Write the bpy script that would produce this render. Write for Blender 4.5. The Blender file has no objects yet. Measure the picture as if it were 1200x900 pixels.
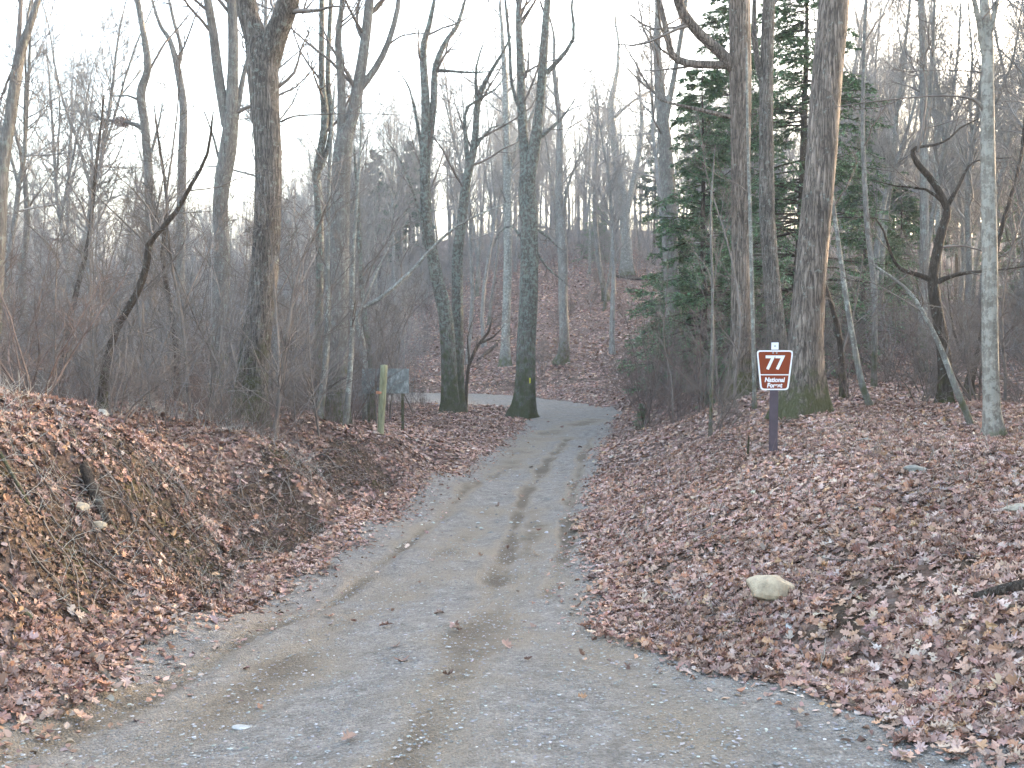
import bpy, math, time
import numpy as np
T0 = time.time()
rng = np.random.default_rng(77)
PI = math.pi
scn = bpy.context.scene
COL = scn.collection

# ------------------------------------------------------------------ camera maths (photo 1200 x 900, f = 1150 px)
F = 1150.0
PITCH = math.atan(65 / F)
CP, SP = math.cos(PITCH), math.sin(PITCH)
def at(px, py, d):
    """point seen at pixel (px,py) of the photograph, d metres ahead of the camera; camera eye is (0,0,0)"""
    a = (px - 600) / F; c = -(py - 450) / F
    y = CP + c * SP; z = -SP + c * CP
    return np.array([a * d / y, d, z * d / y])
def wpx(w, d): return w * d / F

# ------------------------------------------------------------------ basic helpers
def tag(o, label=None, cat=None, group=None, kind=None):
    if label: o['label'] = label
    if cat: o['category'] = cat
    if group: o['group'] = group
    if kind: o['kind'] = kind
    return o
def empty(name, loc, rz=0.0, s=1.0):
    o = bpy.data.objects.new(name, None); COL.objects.link(o)
    o.location = [float(v) for v in loc]; o.rotation_euler = (0, 0, float(rz)); o.scale = (s, s, s)
    o.empty_display_size = 0.2
    return o
def link(name, me, parent=None, loc=None):
    o = bpy.data.objects.new(name, me); COL.objects.link(o)
    if parent is not None: o.parent = parent
    if loc is not None: o.location = [float(v) for v in loc]
    return o
def mesh_np(name, V, faces, k, mat, smooth=True, cols=None):
    """faces: (M,k) int array"""
    me = bpy.data.meshes.new(name)
    V = np.ascontiguousarray(V, dtype=np.float32); faces = np.ascontiguousarray(faces, dtype=np.int32)
    me.vertices.add(len(V)); me.vertices.foreach_set('co', V.ravel())
    m = len(faces)
    me.loops.add(m * k); me.loops.foreach_set('vertex_index', faces.ravel())
    me.polygons.add(m)
    me.polygons.foreach_set('loop_start', np.arange(0, m * k, k, dtype=np.int32))
    if smooth: me.polygons.foreach_set('use_smooth', np.ones(m, dtype=bool))
    else: me.polygons.foreach_set('use_smooth', np.zeros(m, dtype=bool))
    if cols is not None:
        for nm, arr in cols.items():
            if arr.ndim == 1:
                at_ = me.attributes.new(nm, 'FLOAT', 'POINT'); at_.data.foreach_set('value', arr.astype(np.float32))
            else:
                at_ = me.attributes.new(nm, 'FLOAT_COLOR', 'POINT')
                c4 = np.ones((len(arr), 4), np.float32); c4[:, :3] = arr
                at_.data.foreach_set('color', c4.ravel())
    me.update(calc_edges=True)
    if mat: me.materials.append(mat)
    return me
def norm(v): return v / np.maximum(np.linalg.norm(v, axis=-1, keepdims=True), 1e-9)
def sstep(a, b, x):
    t = np.clip((x - a) / (b - a), 0, 1); return t * t * (3 - 2 * t)

# value noise
_perm = np.random.default_rng(5).random((256, 256))
def vnoise(x, y):
    xi = np.floor(x).astype(int); yi = np.floor(y).astype(int); fx = x - xi; fy = y - yi
    fx = fx * fx * (3 - 2 * fx); fy = fy * fy * (3 - 2 * fy)
    g = lambda i, j: _perm[i & 255, j & 255]
    return ((g(xi, yi) * (1 - fx) + g(xi + 1, yi) * fx) * (1 - fy) + (g(xi, yi + 1) * (1 - fx) + g(xi + 1, yi + 1) * fx) * fy) * 2 - 1
def fbm(x, y, s, o=4):
    r = 0; a = 1.0; t = 0
    for i in range(o):
        r = r + a * vnoise(x / s + 17.3 * i, y / s + 9.1 * i); t += a; a *= .5; s *= .5
    return r / t

# ------------------------------------------------------------------ tubes
class Tubes:
    def __init__(s): s.V = []; s.Q = []; s.n = 0
    def add(s, P, R, k, ref=None, jit=None):
        """P (N,n,3), R (N,n): N tubes of k sides"""
        P = np.asarray(P, float); R = np.asarray(R, float)
        if P.ndim == 2: P = P[None]; R = R[None]
        N, n, _ = P.shape
        if N == 0: return
        T = np.empty_like(P); T[:, 1:-1] = P[:, 2:] - P[:, :-2]; T[:, 0] = P[:, 1] - P[:, 0]; T[:, -1] = P[:, -1] - P[:, -2]
        T = norm(T)
        av = norm(P[:, -1] - P[:, 0])
        ax = np.argmin(np.abs(av), axis=1); rf = np.zeros((N, 3)); rf[np.arange(N), ax] = 1
        rf = np.repeat(rf[:, None], n, 1)
        A = norm(np.cross(T, rf)); B = np.cross(T, A)
        th = np.arange(k) * 2 * PI / k
        Rk = R[:, :, None] * np.ones(k)
        if jit is not None: Rk = Rk * jit
        V = P[:, :, None, :] + Rk[..., None] * (A[:, :, None] * np.cos(th)[None, None, :, None] + B[:, :, None] * np.sin(th)[None, None, :, None])
        idx = s.n + np.arange(N * n * k).reshape(N, n, k)
        a = idx[:, :-1]; b = idx[:, 1:]
        Q = np.stack([a, np.roll(a, -1, 2), np.roll(b, -1, 2), b], -1).reshape(-1, 4)
        s.V.append(V.reshape(-1, 3)); s.Q.append(Q); s.n += N * n * k
    def cap(s):
        pass
    def build(s, name, mat):
        if not s.V: return mesh_np(name, np.zeros((3, 3)), np.array([[0, 1, 2]]), 3, mat)
        return mesh_np(name, np.concatenate(s.V), np.concatenate(s.Q), 4, mat)
def vgrow(S, D, L, n, wander, up, r=rng):
    N = len(S); P = np.empty((N, n + 1, 3)); P[:, 0] = S; D = norm(D.copy()); L = np.broadcast_to(L, (N,))
    for i in range(n):
        D = D + r.normal(0, wander, (N, 3)); D[:, 2] += up; D = norm(D)
        P[:, i + 1] = P[:, i] + D * (L / n)[:, None]
    return P
def spawn(P, R, M, t0, t1, a0, a1, r=rng):
    N, n, _ = P.shape
    t = r.uniform(t0, t1, (N, M)) * (n - 1); i = np.minimum(t.astype(int), n - 2); f = t - i
    rows = np.arange(N)[:, None]
    S = P[rows, i] * (1 - f)[..., None] + P[rows, i + 1] * f[..., None]
    T = norm(P[rows, i + 1] - P[rows, i]); rad = R[rows, i] * (1 - f) + R[rows, i + 1] * f
    q = norm(np.cross(T, r.normal(0, 1, T.shape))); a = r.uniform(a0, a1, (N, M))[..., None]
    D = T * np.cos(a) + q * np.sin(a)
    return S.reshape(-1, 3), D.reshape(-1, 3), rad.reshape(-1), (t / (n - 1)).reshape(-1)
def taper(N, n, r0, r1):
    w = np.linspace(0, 1, n); return np.asarray(r0)[:, None] * (1 - w) + np.asarray(r1)[:, None] * w if np.ndim(r0) else np.broadcast_to(r0 * (1 - w) + r1 * w, (N, n))

# ------------------------------------------------------------------ materials
def mat_new(name):
    m = bpy.data.materials.new(name); m.use_nodes = True; nt = m.node_tree
    return m, nt, nt.nodes['Principled BSDF'], nt.nodes, nt.links
def N_(nt, t, **kw):
    n = nt.nodes.new(t)
    for k, v in kw.items(): setattr(n, k, v)
    return n
def ramp(nt, fac, stops, interp='LINEAR'):
    r = nt.nodes.new('ShaderNodeValToRGB'); cr = r.color_ramp; cr.interpolation = interp
    while len(cr.elements) < len(stops): cr.elements.new(0.5)
    for e, (p, c) in zip(cr.elements, stops):
        e.position = p; e.color = (c, c, c, 1) if not hasattr(c, '__len__') else (*c, 1)
    nt.links.new(fac, r.inputs[0]); return r.outputs[0]
def mix(nt, fac, a, b, mode='MIX'):
    m = nt.nodes.new('ShaderNodeMix'); m.data_type = 'RGBA'; m.blend_type = mode
    for s, v in ((m.inputs[0], fac), (m.inputs[6], a), (m.inputs[7], b)):
        if hasattr(v, 'is_output'): nt.links.new(v, s)
        elif hasattr(v, '__len__'): s.default_value = (*v, 1)
        else: s.default_value = v
    return m.outputs[2]
def mth(nt, op, a, b=None):
    m = nt.nodes.new('ShaderNodeMath'); m.operation = op
    for s, v in ((m.inputs[0], a), (m.inputs[1], b)):
        if v is None: continue
        if hasattr(v, 'is_output'): nt.links.new(v, s)
        else: s.default_value = v
    return m.outputs[0]
def noise(nt, vec, scale, detail=4, rough=.55):
    n = nt.nodes.new('ShaderNodeTexNoise'); n.inputs['Scale'].default_value = scale; n.inputs['Detail'].default_value = detail
    n.inputs['Roughness'].default_value = rough
    if vec is not None: nt.links.new(vec, n.inputs['Vector'])
    return n
def mapping(nt, vec, sc):
    m = nt.nodes.new('ShaderNodeMapping'); m.inputs['Scale'].default_value = sc; nt.links.new(vec, m.inputs['Vector']); return m.outputs[0]
def bump(nt, bsdf, h, strength, dist):
    b = nt.nodes.new('ShaderNodeBump'); b.inputs['Strength'].default_value = strength; b.inputs['Distance'].default_value = dist
    nt.links.new(h, b.inputs['Height']); nt.links.new(b.outputs[0], bsdf.inputs['Normal'])

def bark(name, dark, light, sc=1.0, moss=0.0, lichen=0.0, furrow=1.0, mossh=1.0, lc=(.36, .40, .35)):
    m, nt, bs, nd, lk = mat_new(name)
    tc = nd.new('ShaderNodeTexCoord'); obj = tc.outputs['Object']
    v1 = mapping(nt, obj, (1, 1, .09))
    n1 = noise(nt, v1, 28 * sc, 5, .65)
    vo = nd.new('ShaderNodeTexVoronoi'); vo.feature = 'DISTANCE_TO_EDGE'; vo.inputs['Scale'].default_value = 22 * sc
    dv = mix(nt, .12, v1, n1.outputs['Color'], 'ADD'); lk.new(dv, vo.inputs['Vector'])
    fur = ramp(nt, vo.outputs['Distance'], [(0, 0), (.32, 1)])
    c = ramp(nt, n1.outputs[0], [(.28, dark), (.72, light)])
    big = noise(nt, obj, 2.2, 3)
    bl = ramp(nt, big.outputs[0], [(.3, .72), (.7, 1.12)])
    c = mix(nt, 1.0, c, bl, 'MULTIPLY')
    if furrow > 0: c = mix(nt, .75 * furrow, c, mix(nt, 1.0, c, ramp(nt, fur, [(0, .16), (.6, 1.15)]), 'MULTIPLY'))
    if lichen > 0:
        ln = noise(nt, obj, 9, 7, .75)
        lf = ramp(nt, ln.outputs[0], [(.6 - .18 * lichen, 0), (.66 - .18 * lichen, .85)])
        c = mix(nt, mth(nt, 'MULTIPLY', lf, .6), c, lc)
    if moss > 0:
        sx = nd.new('ShaderNodeSeparateXYZ'); lk.new(obj, sx.inputs[0])
        hh = mth(nt, 'MULTIPLY', sx.outputs[2], -1.0 / mossh); hh = mth(nt, 'ADD', hh, 1.0)
        mn = noise(nt, obj, 4.5, 5, .65)
        s = mth(nt, 'ADD', mth(nt, 'MULTIPLY', hh, .35), mn.outputs[0])
        mf = ramp(nt, s, [(.78 - .25 * moss, 0), (.95 - .25 * moss, .85)])
        c = mix(nt, mf, c, (.085, .088, .035))
    lk.new(c, bs.inputs['Base Color']); bs.inputs['Roughness'].default_value = .92; bs.inputs['Specular IOR Level'].default_value = .2
    h = mth(nt, 'ADD', mth(nt, 'MULTIPLY', fur, .6 * furrow), n1.outputs[0])
    bump(nt, bs, h, 1.0, .035)
    return m
M = {}
M['oak'] = bark('oak_bark', (.10, .084, .070), (.33, .285, .245), 1.0, .45, .25, 1.0, 2.5)
M['oakbig'] = bark('furrowed_bark', (.11, .086, .070), (.39, .32, .265), .8, .75, .12, 1.0, 1.0)
M['grey'] = bark('grey_bark', (.15, .134, .118), (.37, .34, .305), 1.5, .35, .35, .5, 3.0)
M['mossy'] = bark('mossy_bark', (.10, .088, .073), (.32, .29, .25), 1.3, .5, .6, .8, 5.0, (.33, .40, .35))
M['pale'] = bark('pale_bark', (.17, .16, .14), (.33, .32, .29), 1.6, .3, .5, .25, 1.5, (.5, .53, .47))
M['mottled'] = bark('mottled_bark', (.15, .128, .105), (.32, .29, .245), 1.2, .25, .7, .1, .5, (.44, .42, .36))
M['dark'] = bark('dark_bark', (.055, .042, .032), (.17, .135, .105), 1.6, .35, .1, .6, 1.2)
M['log'] = bark('dead_log_wood', (.05, .038, .03), (.17, .13, .10), 1.4, 0, .1, .8)
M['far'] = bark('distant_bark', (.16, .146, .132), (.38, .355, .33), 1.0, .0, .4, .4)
def plain(name, c, rough=.9, var=.3, sc=6):
    m, nt, bs, nd, lk = mat_new(name)
    tc = nd.new('ShaderNodeTexCoord'); n = noise(nt, tc.outputs['Object'], sc, 4)
    f = ramp(nt, n.outputs[0], [(.3, 1 - var), (.7, 1 + var)])
    lk.new(mix(nt, 1.0, c, f, 'MULTIPLY'), bs.inputs['Base Color']); bs.inputs['Roughness'].default_value = rough
    bs.inputs['Specular IOR Level'].default_value = .2
    return m
M['twig'] = plain('twig_bark', (.17, .142, .122), var=.35, sc=3)
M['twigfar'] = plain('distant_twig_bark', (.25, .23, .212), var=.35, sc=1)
M['twiggrey'] = plain('grey_twig', (.165, .152, .142), var=.4, sc=2)
M['twigred'] = plain('reddish_twig', (.155, .115, .098), var=.35, sc=5)
M['twigpale'] = plain('pale_twig', (.36, .34, .29), var=.3, sc=5)

def attr_mat(name, rough=.75, transl=0.0):
    m, nt, bs, nd, lk = mat_new(name)
    a = nd.new('ShaderNodeAttribute'); a.attribute_name = 'col'
    lk.new(a.outputs['Color'], bs.inputs['Base Color']); bs.inputs['Roughness'].default_value = rough
    bs.inputs['Specular IOR Level'].default_value = .3
    return m
M['leaf'] = attr_mat('dead_leaf', .62)
M['needle'] = attr_mat('needle_foliage', .6)
M['stone'] = attr_mat('gravel_stone', .85)

# ------------------------------------------------------------------ road plan (left edge, right edge) and heights
RP = [((-7, -9), (7, -9)), ((-4.6, -2), (4.6, -2)), ((-3.2, 2.2), (3.0, 2.2)), ((-2.72, 4.8), (2.55, 4.4)), ((-2.55, 6.3), (1.74, 5.7)),
      ((-2.40, 7.9), (.92, 7.0)), ((-2.15, 10.6), (.88, 9.9)), ((-1.7, 14.8), (1.23, 14.6)), ((-1.27, 19.2), (1.78, 19.5)),
      ((-.55, 25), (2.46, 25.3)), ((.25, 33), (3.7, 34)), ((.62, 37.0), (4.2, 37)), ((.50, 39.3), (4.3, 39.6)), ((.15, 41), (3.95, 42)), ((-.5, 42.1), (3.1, 44.4)), ((-1.5, 43.1), (1.8, 46.8)),
      ((-3.0, 43.8), (0, 49.5)), ((-5.0, 44.3), (-3.4, 51)), ((-8.0, 44.6), (-7.5, 51.6)), ((-15.6, 45), (-14.5, 52)), ((-25, 46), (-29, 54)), ((-60, 50), (-60, 58)), ((-140, 70), (-140, 78))]
def catmull(C, per):
    C = np.asarray(C, float); n = len(C); P = np.vstack([2 * C[0] - C[1], C, 2 * C[-1] - C[-2]]); out = []
    for i in range(n - 1):
        p0, p1, p2, p3 = P[i:i + 4]; t = (np.arange(per) / per)[:, None]
        out.append(.5 * ((2 * p1) + (-p0 + p2) * t + (2 * p0 - 5 * p1 + 4 * p2 - p3) * t ** 2 + (-p0 + 3 * p1 - 3 * p2 + p3) * t ** 3))
    out.append(C[-1:]); return np.vstack(out)
LE = catmull([a for a, b in RP], 12); RE = catmull([b for a, b in RP], 12)
POLY = np.vstack([LE, RE[::-1]])
def road_sd(x, y):
    """signed distance to the road outline, positive on the road"""
    x = np.asarray(x, float); y = np.asarray(y, float); sh = x.shape; x = x.ravel(); y = y.ravel()
    out = np.empty(len(x))
    A = POLY; B = np.roll(POLY, -1, 0)
    for c0 in range(0, len(x), 20000):
        xx = x[c0:c0 + 20000, None]; yy = y[c0:c0 + 20000, None]
        dx = B[:, 0] - A[:, 0]; dy = B[:, 1] - A[:, 1]
        t = np.clip(((xx - A[:, 0]) * dx + (yy - A[:, 1]) * dy) / (dx * dx + dy * dy + 1e-12), 0, 1)
        d = np.sqrt(((xx - A[:, 0] - t * dx) ** 2 + (yy - A[:, 1] - t * dy) ** 2).min(1))
        cr = ((A[:, 1] > yy) != (B[:, 1] > yy)) & (xx < dx * (yy - A[:, 1]) / (dy + 1e-12) + A[:, 0])
        out[c0:c0 + 20000] = np.where(cr.sum(1) % 2 == 1, d, -d)
    return out.reshape(sh)

RH = np.array([(-10, 1.35), (0, 1.66), (3, 1.90), (4.5, 2.03), (6, 2.13), (8.8, 2.34), (11, 2.5), (14.5, 2.74), (20, 3.0), (27, 3.2), (34, 3.35), (42, 3.40), (50, 3.38), (60, 3.4), (78, 3.6)])
def roadz(y): return -np.interp(y, RH[:, 0], RH[:, 1])
ctrl = []
for (l, r) in RP:
    for t in (0, .5, 1):
        x = l[0] * (1 - t) + r[0] * t; y = l[1] * (1 - t) + r[1] * t
        ctrl.append((x, y, roadz(y)))
for px, py, d in [
    # foot of the left bank, its lip, the ground behind it
    (0, 848, 5.1), (100, 772, 6.3), (200, 702, 8.5), (280, 655, 10.8), (400, 600, 14.4), (500, 545, 21.5),
    (0, 690, 5.7), (100, 640, 7.1), (200, 610, 9.3), (300, 590, 12.2),
    (0, 525, 7.0), (120, 522, 8.8), (200, 528, 10.6), (330, 513, 13.7), (430, 509, 18.2), (500, 510, 24),
    (0, 487, 13), (150, 488, 14), (300, 490, 18), (400, 500, 21), (446, 511, 20), (540, 501, 29), (575, 490, 35), (520, 483, 36),
    (0, 480, 20), (150, 481, 22), (300, 481, 27), (420, 482, 31), (0, 473, 40), (200, 475, 40), (400, 476, 41), (510, 479, 41),
    # right bank
    (1190, 862, 4.75), (1250, 835, 4.7), (1050, 826, 5.6), (905, 772, 6.4), (780, 735, 7.6), (725, 640, 11.3), (722, 560, 19.0), (735, 510, 29),
    (1200, 700, 5.6), (1060, 700, 6.4), (907, 700, 7.4), (1200, 600, 7.6), (1050, 560, 9.2), (800, 610, 10.5), (780, 560, 14.5),
    (906, 529, 12), (1000, 525, 12), (1200, 520, 12), (840, 520, 15.5), (790, 500, 22), (770, 480, 30),
    (1163, 508, 13.5), (1106, 477, 17.5), (938, 483, 16.5), (1020, 485, 17), (1200, 478, 20), (868, 459, 21.5), (915, 455, 26), (790, 444, 36), (760, 450, 40),
    (1000, 440, 30), (1150, 425, 32), (1150, 396, 45), (1150, 375, 65), (1000, 408, 50), (880, 405, 55), (1000, 375, 80), (1150, 350, 95),
    (760, 440, 49), (800, 425, 48),
    # hillside beyond the road
    (700, 440, 54), (600, 436, 55.5), (500, 440, 56.5), (400, 448, 57), (300, 455, 60), (780, 400, 60),
    (700, 390, 65), (600, 395, 65), (500, 405, 67), (450, 405, 70), (350, 430, 75),
    (735, 322, 84), (600, 325, 84), (500, 350, 86), (420, 375, 92), (300, 410, 95), (850, 345, 82),
    (700, 290, 105), (600, 290, 108), (480, 320, 115), (350, 370, 130), (150, 400, 130), (0, 410, 130), (850, 300, 110), (0, 446, 70), (150, 447, 72),
    (-150, 440, 80), (-150, 400, 140)]:
    ctrl.append(tuple(at(px, py, d)))
ctrl += [(0, -30, -1.0), (-12, -10, -.6), (12, -10, -1.2), (-12, 4, -.5), (-6, 2, -.3), (-5, -2, -.6), (-20, 10, -.9), (7, 2, -1.2), (12, 6, -1.1), (14, 12, -1.2), (25, 20, -1.0), (30, 0, -1), (-30, 0, -1), (-40, 30, -3), (40, 40, 0.5), (-60, -40, -2), (60, -40, -1),
         (60, 60, 3), tuple(at(600, 281, 140)), tuple(at(480, 290, 150)), tuple(at(720, 276, 140)), tuple(at(600, 272, 180)), (-75, 170, 5), (60, 150, 14), (110, 60, 6), (-110, 60, -4), (-100, 110, -1), (0, 260, 22), (-150, 220, 12), (150, 220, 18), (-250, 0, -6), (250, 0, 8), (0, -200, -5), (-250, 350, 30), (250, 350, 25), (0, 500, 25)]
ctrl = np.array(ctrl); CX = ctrl[:, :2]; CZ = ctrl[:, 2]
MQ = .35
def _phi(r2): return np.sqrt(r2 + MQ * MQ)
_n = len(CX); _r2 = ((CX[:, None] - CX[None]) ** 2).sum(-1)
_A = np.zeros((_n + 3, _n + 3)); _A[:_n, :_n] = _phi(_r2) - np.eye(_n) * .15; _A[:_n, _n] = 1; _A[:_n, _n + 1:] = CX; _A[_n, :_n] = 1; _A[_n + 1:, :_n] = CX.T
_w = np.linalg.solve(_A, np.concatenate([CZ, [0, 0, 0]]))
def G0(x, y):
    x = np.asarray(x, float); y = np.asarray(y, float); sh = np.broadcast(x, y).shape
    x = np.broadcast_to(x, sh).ravel(); y = np.broadcast_to(y, sh).ravel(); out = np.empty(len(x))
    for c in range(0, len(x), 20000):
        X = np.stack([x[c:c + 20000], y[c:c + 20000]], 1)
        r2 = ((X[:, None] - CX[None]) ** 2).sum(-1)
        out[c:c + 20000] = _phi(r2) @ _w[:_n] + _w[_n] + X @ _w[_n + 1:]
    return out.reshape(sh)
def relief(x, y, sd):
    """small bumps away from the road"""
    off = sstep(0, .7, -sd); far = np.clip(y / 30, .3, 3)
    leftbank = sstep(-.8, -1.4, x) * sstep(26, 18, y) * sstep(.15, .6, -sd)
    r = off * (.085 * fbm(x, y, 1.1, 4) + .10 * fbm(x + 50, y, 4.5, 2) * far)
    r = r + leftbank * (.20 * fbm(x * 1.4, y * 1.4, 1.0, 4) + .16 * np.abs(fbm(x + 9, y, .4, 3)) - .05)
    r = r + off * sstep(25, 60, y) * .3 * fbm(x, y, 9, 3)
    return r
def ground(x, y, sd=None):
    x = np.atleast_1d(np.asarray(x, float)); y = np.atleast_1d(np.asarray(y, float))
    if sd is None: sd = road_sd(x, y)
    return G0(x, y) + relief(x, y, sd)
def g1(x, y): return float(ground(x, y)[0])

# ------------------------------------------------------------------ ground sheet
def axis(parts):
    out = []
    for a, b, s in parts: out.append(np.arange(a, b, s))
    out.append([parts[-1][1]]); return np.concatenate(out)
gx = axis([(-600, -100, 50), (-100, -40, 3), (-40, -12, .5), (-12, -5, .2), (-5, 5, .07), (5, 12, .14), (12, 40, .5), (40, 100, 3), (100, 601, 50)])
gy = axis([(-300, -20, 20), (-20, 3, .6), (3, 16, .075), (16, 30, .16), (30, 60, .3), (60, 120, .8), (120, 200, 5), (200, 900, 50)])
X, Y = np.meshgrid(gx, gy)
SD = road_sd(X, Y)
Z = ground(X.ravel(), Y.ravel(), SD.ravel()).reshape(X.shape) - .09 * sstep(0, .25, SD) * (Y < 120)
nx, ny = len(gx), len(gy)
G0G = G0(X.ravel(), Y.ravel()).reshape(X.shape); _sd_exact, _g_exact = road_sd, G0
def _lut(tab):
    def f(x, y):
        x = np.asarray(x, float); y = np.asarray(y, float)
        i = np.clip(np.searchsorted(gx, x) - 1, 0, nx - 2); j = np.clip(np.searchsorted(gy, y) - 1, 0, ny - 2)
        u_ = (x - gx[i]) / (gx[i + 1] - gx[i]); v_ = (y - gy[j]) / (gy[j + 1] - gy[j])
        return (tab[j, i] * (1 - u_) + tab[j, i + 1] * u_) * (1 - v_) + (tab[j + 1, i] * (1 - u_) + tab[j + 1, i + 1] * u_) * v_
    return f
idx = np.arange(nx * ny).reshape(ny, nx)
quads = np.stack([idx[:-1, :-1], idx[:-1, 1:], idx[1:, 1:], idx[1:, :-1]], -1).reshape(-1, 4)

def ground_mat():
    m, nt, bs, nd, lk = mat_new('leaf_litter_ground')
    geo = nd.new('ShaderNodeNewGeometry'); pos = geo.outputs['Position']
    vo = nd.new('ShaderNodeTexVoronoi'); vo.inputs['Scale'].default_value = 11; vo.inputs['Randomness'].default_value = 1
    wn = noise(nt, pos, 9, 3); vv = mix(nt, .06, pos, wn.outputs['Color'], 'ADD'); lk.new(vv, vo.inputs['Vector'])
    sp = nd.new('ShaderNodeSeparateColor'); lk.new(vo.outputs['Color'], sp.inputs[0])
    leaf = ramp(nt, sp.outputs[0], [(0, (.10, .06, .048)), (.3, (.19, .115, .09)), (.6, (.27, .18, .145)), (.85, (.36, .27, .235)), (1, (.24, .15, .10))])
    leaf = mix(nt, 1.0, leaf, ramp(nt, vo.outputs['Distance'], [(0, 1.05), (.75, .6)]), 'MULTIPLY')
    soil = ramp(nt, noise(nt, pos, 14, 6, .7).outputs[0], [(.3, (.030, .021, .015)), (.7, (.115, .078, .052))])
    at_ = nd.new('ShaderNodeAttribute'); at_.attribute_name = 'soil'
    n2 = noise(nt, pos, 3.2, 5, .6)
    sf = ramp(nt, mth(nt, 'ADD', mth(nt, 'MULTIPLY', at_.outputs['Fac'], .8), mth(nt, 'SUBTRACT', n2.outputs[0], .5)), [(.25, 0), (.5, 1)])
    c = mix(nt, sf, leaf, soil)
    ms = ramp(nt, mth(nt, 'MULTIPLY', noise(nt, pos, 1.7, 5, .6).outputs[0], mth(nt, 'ADD', at_.outputs['Fac'], .35)), [(.70, 0), (.82, .45)])
    c = mix(nt, ms, c, (.055, .055, .02))
    lk.new(c, bs.inputs['Base Color']); bs.inputs['Roughness'].default_value = .9; bs.inputs['Specular IOR Level'].default_value = .15
    h = mth(nt, 'ADD', vo.outputs['Distance'], mth(nt, 'MULTIPLY', noise(nt, pos, 30, 4).outputs[0], .6))
    bump(nt, bs, h, 1.0, .05)
    return m
def soil_amt(x, y, sd):
    lb = sstep(-.8, -1.2, x) * sstep(24, 15, y) * sstep(.18, .5, -sd) * sstep(2.0, 1.2, -sd)
    bands = .80 + 1.1 * fbm(x, y, .75, 4)
    far = sstep(50.5, 52, y) * sstep(56, 53.5, y) * .5
    rb = .55 * sstep(.3, .5, fbm(x + 30, y, 1.5, 4)) * (x > 0) * (y < 40)
    return np.clip(lb * bands + far + rb + sstep(-.25, 0, sd) * .5, 0, 1)
me = mesh_np('ground', np.stack([X, Y, Z], -1).reshape(-1, 3), quads, 4, ground_mat(), cols={'soil': soil_amt(X, Y, SD).ravel()})
tag(link('ground', me), 'forest floor of brown leaf litter rising into a hillside beyond the road', None, kind='structure')
road_sd = _lut(SD); G0 = _lut(G0G)
print('ground', time.time() - T0, nx * ny)

# ------------------------------------------------------------------ gravel road
def pl(pts): return np.array([at(px, py, d)[:2] for px, py, d in pts])
def rd(py):  # distance of a pixel row on the road
    ys = 385 + F * RH[2:13, 1] / RH[2:13, 0]; return float(np.interp(-py, -ys, RH[2:13, 0]))
def rtrack(pts): return catmull(np.array([at(px, py, rd(py))[:2] for px, py in pts]), 8)
TR = [ # (track, half width, depth, mud, tread)
    (rtrack([(-150, 960), (30, 880), (190, 800), (320, 735), (400, 688), (460, 648), (510, 612), (560, 575), (592, 548)]), .16, .035, .75, 1),
    (rtrack([(60, 960), (170, 880), (290, 800), (400, 735), (470, 690), (530, 640), (575, 600)]), .30, .012, .55, 0),
    (rtrack([(560, 720), (590, 660), (605, 610), (622, 575), (640, 548), (655, 528), (665, 515)]), .15, .04, 1.0, 1),
    (rtrack([(640, 700), (660, 650), (668, 600), (676, 565), (686, 535), (694, 515)]), .13, .035, .9, 1),
    (rtrack([(400, 980), (470, 900), (530, 810), (580, 730), (612, 660), (628, 600)]), .28, .015, .7, 0),
    (rtrack([(595, 548), (625, 520), (660, 503), (700, 492)]), .5, .02, .6, 0),
    (rtrack([(690, 780), (672, 720), (660, 680)]), .15, .012, .4, 0),
    (rtrack([(900, 960), (800, 850), (720, 790), (690, 740)]), .35, .012, .35, 0)]
def pdist(x, y, P):
    A = P[:-1]; B = P[1:]; d = B - A; x = x.ravel()[:, None]; y = y.ravel()[:, None]; best = []; arc = []
    L = np.concatenate([[0], np.cumsum(np.linalg.norm(d, axis=1))])
    for c in range(0, len(x), 40000):
        xx = x[c:c + 40000]; yy = y[c:c + 40000]
        t = np.clip(((xx - A[:, 0]) * d[:, 0] + (yy - A[:, 1]) * d[:, 1]) / (d ** 2).sum(1), 0, 1)
        dd = np.sqrt((xx - A[:, 0] - t * d[:, 0]) ** 2 + (yy - A[:, 1] - t * d[:, 1]) ** 2)
        i = dd.argmin(1); best.append(dd[np.arange(len(i)), i]); arc.append(L[i] + t[np.arange(len(i)), i] * np.linalg.norm(d[i], axis=1))
    return np.concatenate(best), np.concatenate(arc)
VS = []; n_u = 150
vparam = np.concatenate([np.linspace(0, 24, 12, endpoint=False), np.linspace(24, 96, 560, endpoint=False), np.linspace(96, 168, 260, endpoint=False), np.linspace(168, len(LE) - 1, 120)])
fi = np.interp(vparam, np.arange(len(LE)), np.arange(len(LE)))
Lp = np.stack([np.interp(fi, np.arange(len(LE)), LE[:, i]) for i in (0, 1)], 1)
Rp = np.stack([np.interp(fi, np.arange(len(RE)), RE[:, i]) for i in (0, 1)], 1)
ext = norm(Rp - Lp) * .45
Lx, Rx = Lp - ext, Rp + ext
u = np.linspace(0, 1, n_u)
PX = Lx[:, None] * (1 - u)[None, :, None] + Rx[:, None] * u[None, :, None]
rx, ry = PX[..., 0], PX[..., 1]
sd = road_sd(rx, ry)
mud = np.zeros(rx.size); rz = np.zeros(rx.size)
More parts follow.
